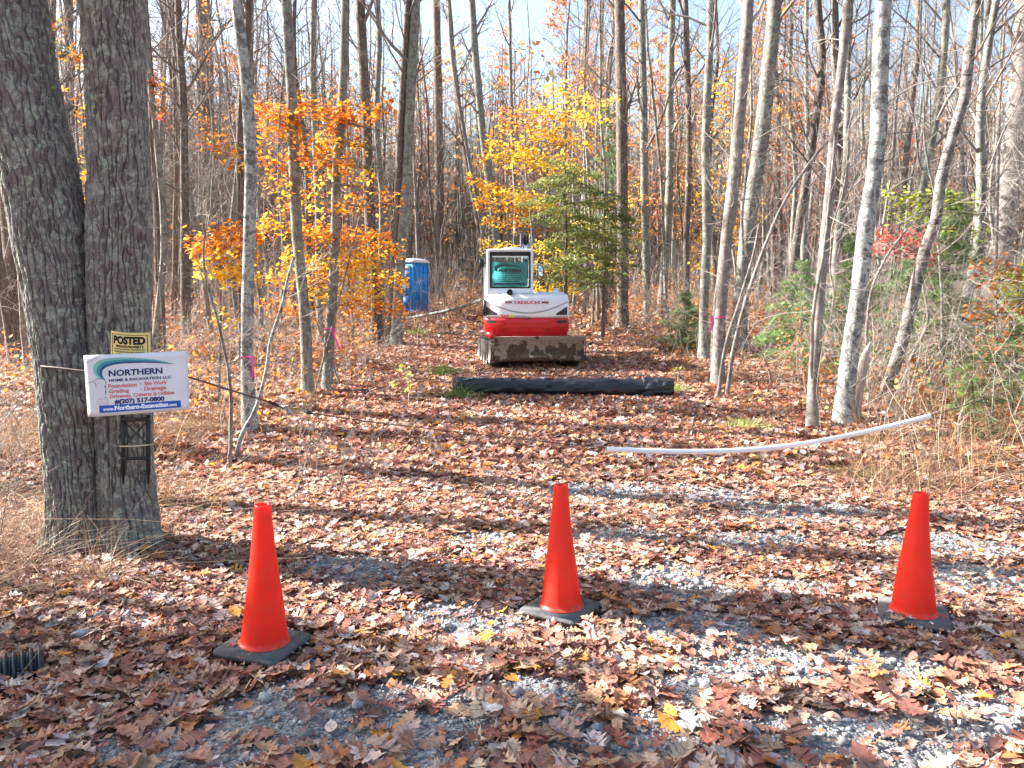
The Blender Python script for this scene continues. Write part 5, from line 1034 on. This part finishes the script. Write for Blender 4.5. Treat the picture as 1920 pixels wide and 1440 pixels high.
mb = MB(); mb.box((-.62, -.75, .25), (.62, .75, .52)); mb.tube([(0, 0, .5), (0, 0, .66)], .42, 24); part(um(mb), 'undercarriage', 'black_plastic', E)
# blade: curved plate, concave towards the viewer
mb = MB(); prof = [(-1.72,.13),(-1.66,.20),(-1.635,.30),(-1.64,.42),(-1.67,.52),(-1.72,.60),(-1.695,.605),(-1.61,.52),(-1.58,.42),(-1.575,.30),(-1.60,.20),(-1.67,.12)]
mb.prism(prof, -.975, .975, 'x'); part(um(mb), 'blade', 'muddy_steel', E)
mb = MB(); mb.box((-.975, -1.735, .085), (.975, -1.70, .20)); part(um(mb), 'cutting_edge', 'muddy_steel', E, bevel=.006)
mb = MB()
for s_ in (-1, 1): mb.box((s_*.42-.06, -1.6, .22), (s_*.42+.06, -.6, .36)); mb.tube([(s_*.985-.0, -1.72, .12), (s_*.985, -1.72, .6)], .014, 5)
mb.box((-.97, -1.61, .30), (.97, -1.53, .40)); part(um(mb), 'blade_arm', 'muddy_steel', E, bevel=.01)
# house
HW = .93
def yr(x, z):
    t_ = abs(x)/HW; b_ = -1.17+.30*min(t_, 1)**3.2; 
    if z > 1.28: b_ += .10*((z-1.28)/.22)**2
    if z < .80: b_ += .05*((.80-z)/.15)
    return b_
def S(off=.004): return lambda x, z: (x, yr(x, z)-off, z)
def shell(z0, z1, nz, name, mat, top=True, cut=None, wx=lambda z: 1.0):
    xs = np.linspace(-HW, HW, 41); zs = np.linspace(z0, z1, nz); V = []; 
    for z in zs:
        for x in xs: V.append((x*wx(z), yr(x, z), z+(cut(x, z) if cut else 0)))
        V += [(HW*wx(z), .2, z), (HW*wx(z), 1.0, z), (-HW*wx(z), 1.0, z), (-HW*wx(z), .2, z)]
    n = 45; mb = MB(); mb.add(V, None, [[l*n+i, l*n+(i+1) % n, (l+1)*n+(i+1) % n, (l+1)*n+i] for l in range(nz-1) for i in range(n)], None, [list(range(n))[::-1], [(nz-1)*n+i for i in range(n)]])
    return part(mb, name, mat, E, bevel=.02 if name == 'engine_hood' else .015, segs=3)
cw = shell(.56, .985, 8, 'counterweight', 'red_paint', wx=lambda z: 1.0 if z > .75 else 1-.03*(.75-z)/.12)
hd = shell(.99, 1.50, 12, 'engine_hood', 'white_paint', wx=lambda z: 1-.03*max(0, (z-1.3)/.2)**2)
def band(f_top, f_bot, x0, x1, n=24): xs = np.linspace(x0, x1, n+1); return ribbon([(x, f_top(x)) for x in xs], [(x, f_bot(x)) for x in xs])
sw = lambda o: (lambda x: 1.085+.26*(abs(x-.02)/.9)**1.9+o)
flat('panel_seam', [band(sw(.020), sw(-.014), -.89, .89, 40)], 'seam_grey', hd, S(.004))
flat('panel_seam', [band(lambda x: 1.395, lambda x: 1.388, -.48, .48, 20), band(lambda x: 1.488, lambda x: 1.480, -.86, .86, 40)], 'seam_grey', hd, S(.004))
for s_ in (-1, 1):
    flat('vent', [band(lambda x: 1.075+.16*(abs(x)-.64)/.25, lambda x: 1.045, min(s_*.64, s_*.89), max(s_*.64, s_*.89), 8)], 'black_plastic', hd, S(.006))
    flat('reflector', [rect(s_*.32, 1.30, s_*.47, 1.335, 4) if s_ > 0 else rect(-.47, 1.305, -.32, 1.34, 4)], 'reflector_red', hd, S(.006))
flat('reflector_rim', [rect(-.485, 1.345, .485, 1.35, 20), rect(-.485, 1.288, .485, 1.293, 20)], 'seam_grey', hd, S(.004))
flat('lettering', [fit_text('TAKEUCHI', -.29, .285, 1.285, .062, .035)], 'red_ink', hd, S(.007))
flat('lettering', [fit_text('TB260', -.60, -.39, 1.0, .055, .03)], 'red_ink', hd, S(.008))
flat('decal', [rect(-.37, .998, -.28, 1.045, 3)], 'yellow_decal', hd, S(.006)); flat('decal', [rect(-.27, 1.0, -.02, 1.035, 6)], 'seam_grey', hd, S(.005))
for s_ in (-1, 1): flat('slot', [rect(min(s_*.66, s_*.88), .87, max(s_*.66, s_*.88), .93, 4)], 'black_plastic', cw, S(.006)); flat('slot_rim', [rect(min(s_*.64, s_*.90), .855, max(s_*.64, s_*.90), .866, 4), rect(min(s_*.64, s_*.645), .86, max(s_*.64, s_*.645)+.01, .94, 1)], 'red_paint', cw, S(.016))
mb = MB(); xs = np.linspace(-.42, .42, 13); zb = [.925, .885, .86]
mb.add([S(.0)(x*1.12, .93) for x in xs]+[S(.035)(x, .868) for x in xs]+[S(.0)(x*.98, .845) for x in xs]+[S(.022)(x*.88, .70) for x in xs]+[S(0)(x*.8, .645) for x in xs], None, [[r_*13+i, (r_+1)*13+i, (r_+1)*13+i+1, r_*13+i+1] for r_ in range(4) for i in range(12)]); part(mb, 'bumper_step', 'red_paint', cw)
flat('panel_seam', [rect(-.52, .735, .52, .742, 16), ribbon([(-.62, .93), (-.5, .875), (-.44, .66)], [(-.605, .93), (-.485, .875), (-.425, .66)]), ribbon([(.605, .93), (.485, .875), (.425, .66)], [(.62, .93), (.5, .875), (.44, .66)]), rect(-.93, .945, -.62, .950, 6), rect(.62, .945, .93, .950, 6)], 'reflector_red', cw, S(.012))
flat('lifting_eye', [rect(-.06, .955, .06, .985, 2)], 'reflector_red', cw, S(.008))
# skirt at lower left, hood pipes
mb = MB(); mb.prism([(-.90, .66), (-.60, .66), (-.72, .48), (-.80, .50)], -1.0, -.35, 'y'); part(mb, 'side_skirt', 'red_paint', E, bevel=.01)
mb = MB(); mb.tube([(-.37, -1.14, 1.53), (-.37, -1.05, 1.545), (-.35, -.8, 1.50)], [.062, .062, .05], 20, cap=False); mb.tube([(-.37, -1.13, 1.53), (-.37, -.9, 1.53)], .05, 16); part(mb, 'exhaust_pipe', 'black_plastic', E, smooth=True)
mb = MB(); mb.box((.60, -.55, 1.49), (.74, -.30, 1.60)); mb.tube([(.67, -.42, 1.6), (.67, -.42, 1.64)], .05, 14); part(mb, 'fuel_filler', 'white_paint', E, bevel=.01)
mb = MB(); mb.box((-.90, -.3, 1.40), (.90, .95, 1.52)); mb.box((.10, -.2, 1.5), (.88, .8, 1.56)); part(mb, 'deck', 'white_paint', E, bevel=.02)
mb = MB(); mb.tube([(-.1, -.98, 1.505), (.05, -1.0, 1.51), (.2, -.95, 1.505)], .012, 6); mb.tube([(-.62, -.98, 1.505), (-.5, -.99, 1.51)], .012, 6); part(mb, 'hood_latch', 'seam_grey', E)
# cab
CX0, CX1, CY0, CY1, CZ0, CZ1 = -.885, .145, -.86, .80, 1.45, 2.485
cb = MB()
def framed(x0, z0, x1, z1, wx0, wz0, wx1, wz1, r1=.06, r2=.03):
    return rrect(x0, z0, x1, z1, r1), rrect(wx0, wz0, wx1, wz1, r2)
def ringwall(mb, outer, inner, y0, y1):
    n = len(outer); V = [(a, y, b) for y in (y0, y1) for poly in (outer, inner) for a, b in poly]
    q = []
    for i in range(n):
        j = (i+1) % n; q += [[i, j, n+j, n+i], [2*n+i, 3*n+i, 3*n+j, 2*n+j], [i, 2*n+i, 2*n+j, j], [n+i, n+j, 3*n+j, 3*n+i]]
    mb.add(V, None, q)
o_, i_ = framed(CX0, CZ0, CX1, CZ1, CX0+.075, CZ0+.175, CX1-.055, CZ1-.065); ringwall(cb, o_, i_, CY0, CY0+.07)
o2, i2 = framed(CX0, CZ0-.3, CX1, CZ1, CX0+.07, CZ0-.2, CX1-.07, CZ1-.08); ringwall(cb, o2, i2, CY1-.07, CY1)
cb.box((CX0+.03, CY0+.05, CZ1-.075), (CX1-.03, CY1-.05, CZ1-.004))
for xx in (CX0+.001, CX1-.046):
    cb.box((xx, -.02, CZ0), (xx+.045, .06, CZ1-.06)); cb.box((xx, CY0+.06, CZ0), (xx+.045, CY1-.06, CZ0+.12)); cb.box((xx, CY0+.06, CZ1-.13), (xx+.045, CY1-.06, CZ1-.06))
cab = part(cb, 'cab', 'white_paint', E, bevel=.010)
gb_ = MB(); ringwall(gb_, rrect(CX0+.074, CZ0+.174, CX1-.054, CZ1-.064, .03), rrect(CX0+.125, CZ0+.21, CX1-.10, CZ1-.155, .03), CY0+.012, CY0+.03); part(gb_, 'window_border', 'black_plastic', cab)
mb = MB(); mb.add([(CX0+.07, CY0+.02, CZ0+.17), (CX1-.05, CY0+.02, CZ0+.17), (CX1-.05, CY0+.02, CZ1-.06), (CX0+.07, CY0+.02, CZ1-.06)], None, [[0, 1, 2, 3]]); rg_ = part(mb, 'rear_window', 'window_glass', cab)
mb = MB(); mb.add([(CX0+.07, CY1-.03, CZ0-.2), (CX1-.07, CY1-.03, CZ0-.2), (CX1-.07, CY1-.03, CZ1-.07), (CX0+.07, CY1-.03, CZ1-.07)], None, [[0, 1, 2, 3]]); part(mb, 'front_window', 'window_glass', cab)
for xx in (CX0+.02, CX1-.02):
    mb = MB(); mb.add([(xx, CY0+.06, CZ0+.1), (xx, CY1-.06, CZ0+.1), (xx, CY1-.06, CZ1-.12), (xx, CY0+.06, CZ1-.12)], None, [[0, 1, 2, 3]]); part(mb, 'side_window', 'window_glass', cab)
# sign inside the rear window
wx0, wx1, wz0, wz1 = CX0+.11, CX1-.13, CZ0+.215, CZ1-.285
mb = MB(); mb.prism(rrect(wx0, wz0, wx1, wz1, .04), CY0+.034, CY0+.040, 'y'); ws = part(mb, 'window_sign', 'cab_tint_teal', cab)
fw_ = lambda u, v: (wx0+(wx1-wx0)*u, CY0+.0325, wz1-(wz1-wz0)*v)
def sq(f): return lambda u, v: f(.0+u*1.03-.02, .03+v*.95)
logo(sq(fw_), ws, ('teal_mid', 'teal_dark_tint', 'teal_dark_tint'))
flat('lettering', [ft('NORTHERN', .20, .82, .40, .11, .05), ft('HOME & EXCAVATION LLC', .20, .90, .475, .045, .03), ft('Foundation   Site Work', .20, .82, .56, .045, .01), ft('Grading        Drainage', .20, .82, .645, .045, .01), ft('Driveway, Culverts & Utilities', .20, .88, .72, .04, .01), ft('#(207) 517-0800', .24, .78, .81, .05, .02)], 'navy_tint', ws, lambda u, v: (wx0+(wx1-wx0)*u, CY0+.0325, wz1-(wz1-wz0)*v))
flat('website_band', [rect(.06, .95, .94, .85, 2)], 'blue_tint', ws, fw_); flat('lettering', [ft('www.Northern-Excavation.com', .12, .88, .92, .04, .01)], 'cab_tint_teal', ws, lambda u, v: (wx0+(wx1-wx0)*u, CY0+.0315, wz1-(wz1-wz0)*v))
mb = MB(); mb.prism(rrect(-.62, 1.30, -.14, 1.48, .05), -.35, .15, 'y'); mb.prism(rrect(-.60, 1.45, -.16, 2.02, .08), -.46, -.34, 'y'); mb.prism(rrect(-.5, 2.0, -.26, 2.2, .06), -.45, -.38, 'y'); part(mb, 'seat', 'seat_black', cab, bevel=.02)
mb = MB(); mb.box((CX0+.02, CY0+.08, 1.42), (CX1-.02, CY1-.08, 1.46)); part(mb, 'cab_floor', 'seat_black', cab)
mb = MB(); mb.prism(rrect(-.50, CZ1, -.12, CZ1+.05, .02), -.55, -.05, 'y'); mb.tube([(-.32, -.3, CZ1+.05), (-.32, -.3, CZ1+.08)], .06, 12); part(mb, 'roof_hatch', 'white_paint', cab, bevel=.01)
mb = MB(); mb.prism(rrect(-.46, CZ1-.002, -.14, CZ1+.02, .01), -.57, -.545, 'y'); part(mb, 'hatch_seal', 'black_plastic', cab)
# mirrors and handrail
mb = MB(); mb.tube([(CX0, -.55, 2.25), (CX0-.10, -.56, 2.28), (CX0-.13, -.57, 2.18), (CX0-.12, -.57, 2.02)], .013, 6); part(mb, 'mirror_arm', 'black_plastic', E)
mb = MB(); mb.prism(rrect(CX0-.17, 2.10, CX0-.06, 2.27, .03), -.63, -.57, 'y'); part(mb, 'mirror', 'black_plastic', E, bevel=.01); mb = MB(); mb.prism(rrect(CX0-.06, 2.10, CX0+.005, 2.30, .02), -.70, -.62, 'y'); part(mb, 'work_lamp', 'black_plastic', E, bevel=.01)
mb = MB(); mb.tube([(CX0-.025, -.78, 2.15), (CX0-.045, -.78, 2.05), (CX0-.045, -.78, 1.3), (CX0-.03, -.78, 1.2)], .016, 7); mb.tube([(CX0-.02, .2, 2.2), (CX0-.05, .2, 2.1), (CX0-.05, .2, 1.3)], .016, 7); part(mb, 'handrail', 'steel', E)
mb = MB(); mb.box((CX0-.065, -.95, 1.02), (CX0-.02, -.6, 1.38)); part(mb, 'hinge_guard', 'black_plastic', E, bevel=.01)
mb = MB(); mb.tube([(CX1, .70, 2.22), (CX1+.18, .70, 2.25), (CX1+.24, .7, 2.2)], .012, 6); part(mb, 'mirror_arm', 'white_paint', E)
mb = MB(); M_ = Matrix.Translation((CX1+.22, .68, 2.08)) @ Matrix.Rotation(-.12, 4, 'Y') @ Matrix.Rotation(-.35, 4, 'Z'); mb.box((-.075, -.02, -.13), (.075, .03, .13), M=M_); mo = part(mb, 'mirror', 'black_plastic', E, bevel=.015)
mb = MB(); mb.box((-.062, -.026, -.115), (.062, -.0225, .115), M=M_); part(mb, 'mirror_glass', 'mirror_glass', mo)
# boom: two cheeks rising in front and bending away, stick, bucket on the ground ahead
def beam(mb, pts, wdt, x):   # pts: (y, z, half height)
    top = [(p[0], p[1]+p[2]) for p in pts]; bot = [(p[0], p[1]-p[2]) for p in pts]; mb.prism(top+bot[::-1], x-wdt/2, x+wdt/2, 'x')
bx = .03
mb = MB(); beam(mb, [(1.05, .95, .16), (1.5, 1.75, .22), (2.0, 2.45, .20), (2.6, 2.78, .17), (3.4, 2.62, .14), (4.1, 2.15, .10)], .20, bx); part(mb, 'boom', 'white_paint', E, bevel=.015)
mb = MB()
for s_ in (-1, 1): mb.prism([(2.2, 2.6), (2.8, 2.7), (2.72, 3.05), (2.55, 3.14), (2.3, 3.02)], bx+s_*.12-.018, bx+s_*.12+.018, 'x')
mb.box((bx-.085, 2.45, 2.7), (bx+.085, 2.6, 3.04)); part(mb, 'boom_bracket', 'steel', E, bevel=.008)
mb = MB(); mb.tube([(bx, 1.3, 1.95), (bx, 2.5, 2.88)], .055, 12); mb.tube([(bx-.02, 2.4, 2.9), (bx-.02, 2.42, 3.08)], .03, 8); mb.tube([(bx+.05, 2.4, 2.9), (bx+.05, 2.42, 3.06)], .022, 8); mb.tube([(bx+.06, 1.6, 2.2), (bx+.06, 2.1, 2.7), (bx+.07, 2.7, 2.92), (bx+.07, 3.5, 2.8)], .02, 7); mb.tube([(bx-.06, 1.6, 2.2), (bx-.06, 2.1, 2.7), (bx-.07, 2.7, 2.92), (bx-.07, 3.5, 2.8)], .02, 7); part(mb, 'hydraulic_line', 'black_plastic', E)
mb = MB(); beam(mb, [(3.85, 2.45, .08), (4.1, 2.1, .16), (4.25, 1.3, .11), (4.3, .55, .08)], .17, bx); part(mb, 'stick', 'white_paint', E, bevel=.01)
mb = MB(); mb.prism([(4.35, .62), (4.0, .60), (3.75, .42), (3.7, .2), (3.85, .06), (4.15, .02), (4.4, .15), (4.32, .2), (4.12, .10), (3.9, .14), (3.8, .25), (3.86, .4), (4.05, .5), (4.35, .52)], bx-.3, bx+.3, 'x'); part(mb, 'bucket', 'muddy_steel', E, bevel=.006)
mb = MB(); mb.box((bx-.2, .9, .7), (bx+.2, 1.2, 1.15)); part(mb, 'swing_bracket', 'black_plastic', E, bevel=.02)

for o in list(bpy.data.objects):
    if o.parent is E and not o.name.startswith(('track', 'undercarriage')): o.location.z += .085
# stray leaves lying on the roll and the cone bases
sl = MB(); rg = np.random.default_rng(8); t_ = rg.uniform(.05, .95, 16); pos = np.array([tuple(A+(B-A)*float(t)+Vector((0, -.03+.06*rg.random(), ra+.012))) for t in t_])
leaves(sl, OAK2, pos, .07+.05*rg.random(16), lc(16), .25, .8)
for cb_ in ((494,1222),(1051,1152),(1712,1163)):
    g_c = G(*cb_); an = rg.uniform(0, 6.28, 5); pos = np.stack([g_c.x+.135*np.cos(an), g_c.y+.135*np.sin(an), np.full(5, g_c.z+.062)], -1); leaves(sl, MAPLE, pos, .05+.04*rg.random(5), lc(5), .12, .6)
tag(sl.build('stray_leaves', MATS['leaf_litter'], colors=True), 'loose brown leaves lying on the black roll and the cone bases', 'fallen leaves', kind='stuff')
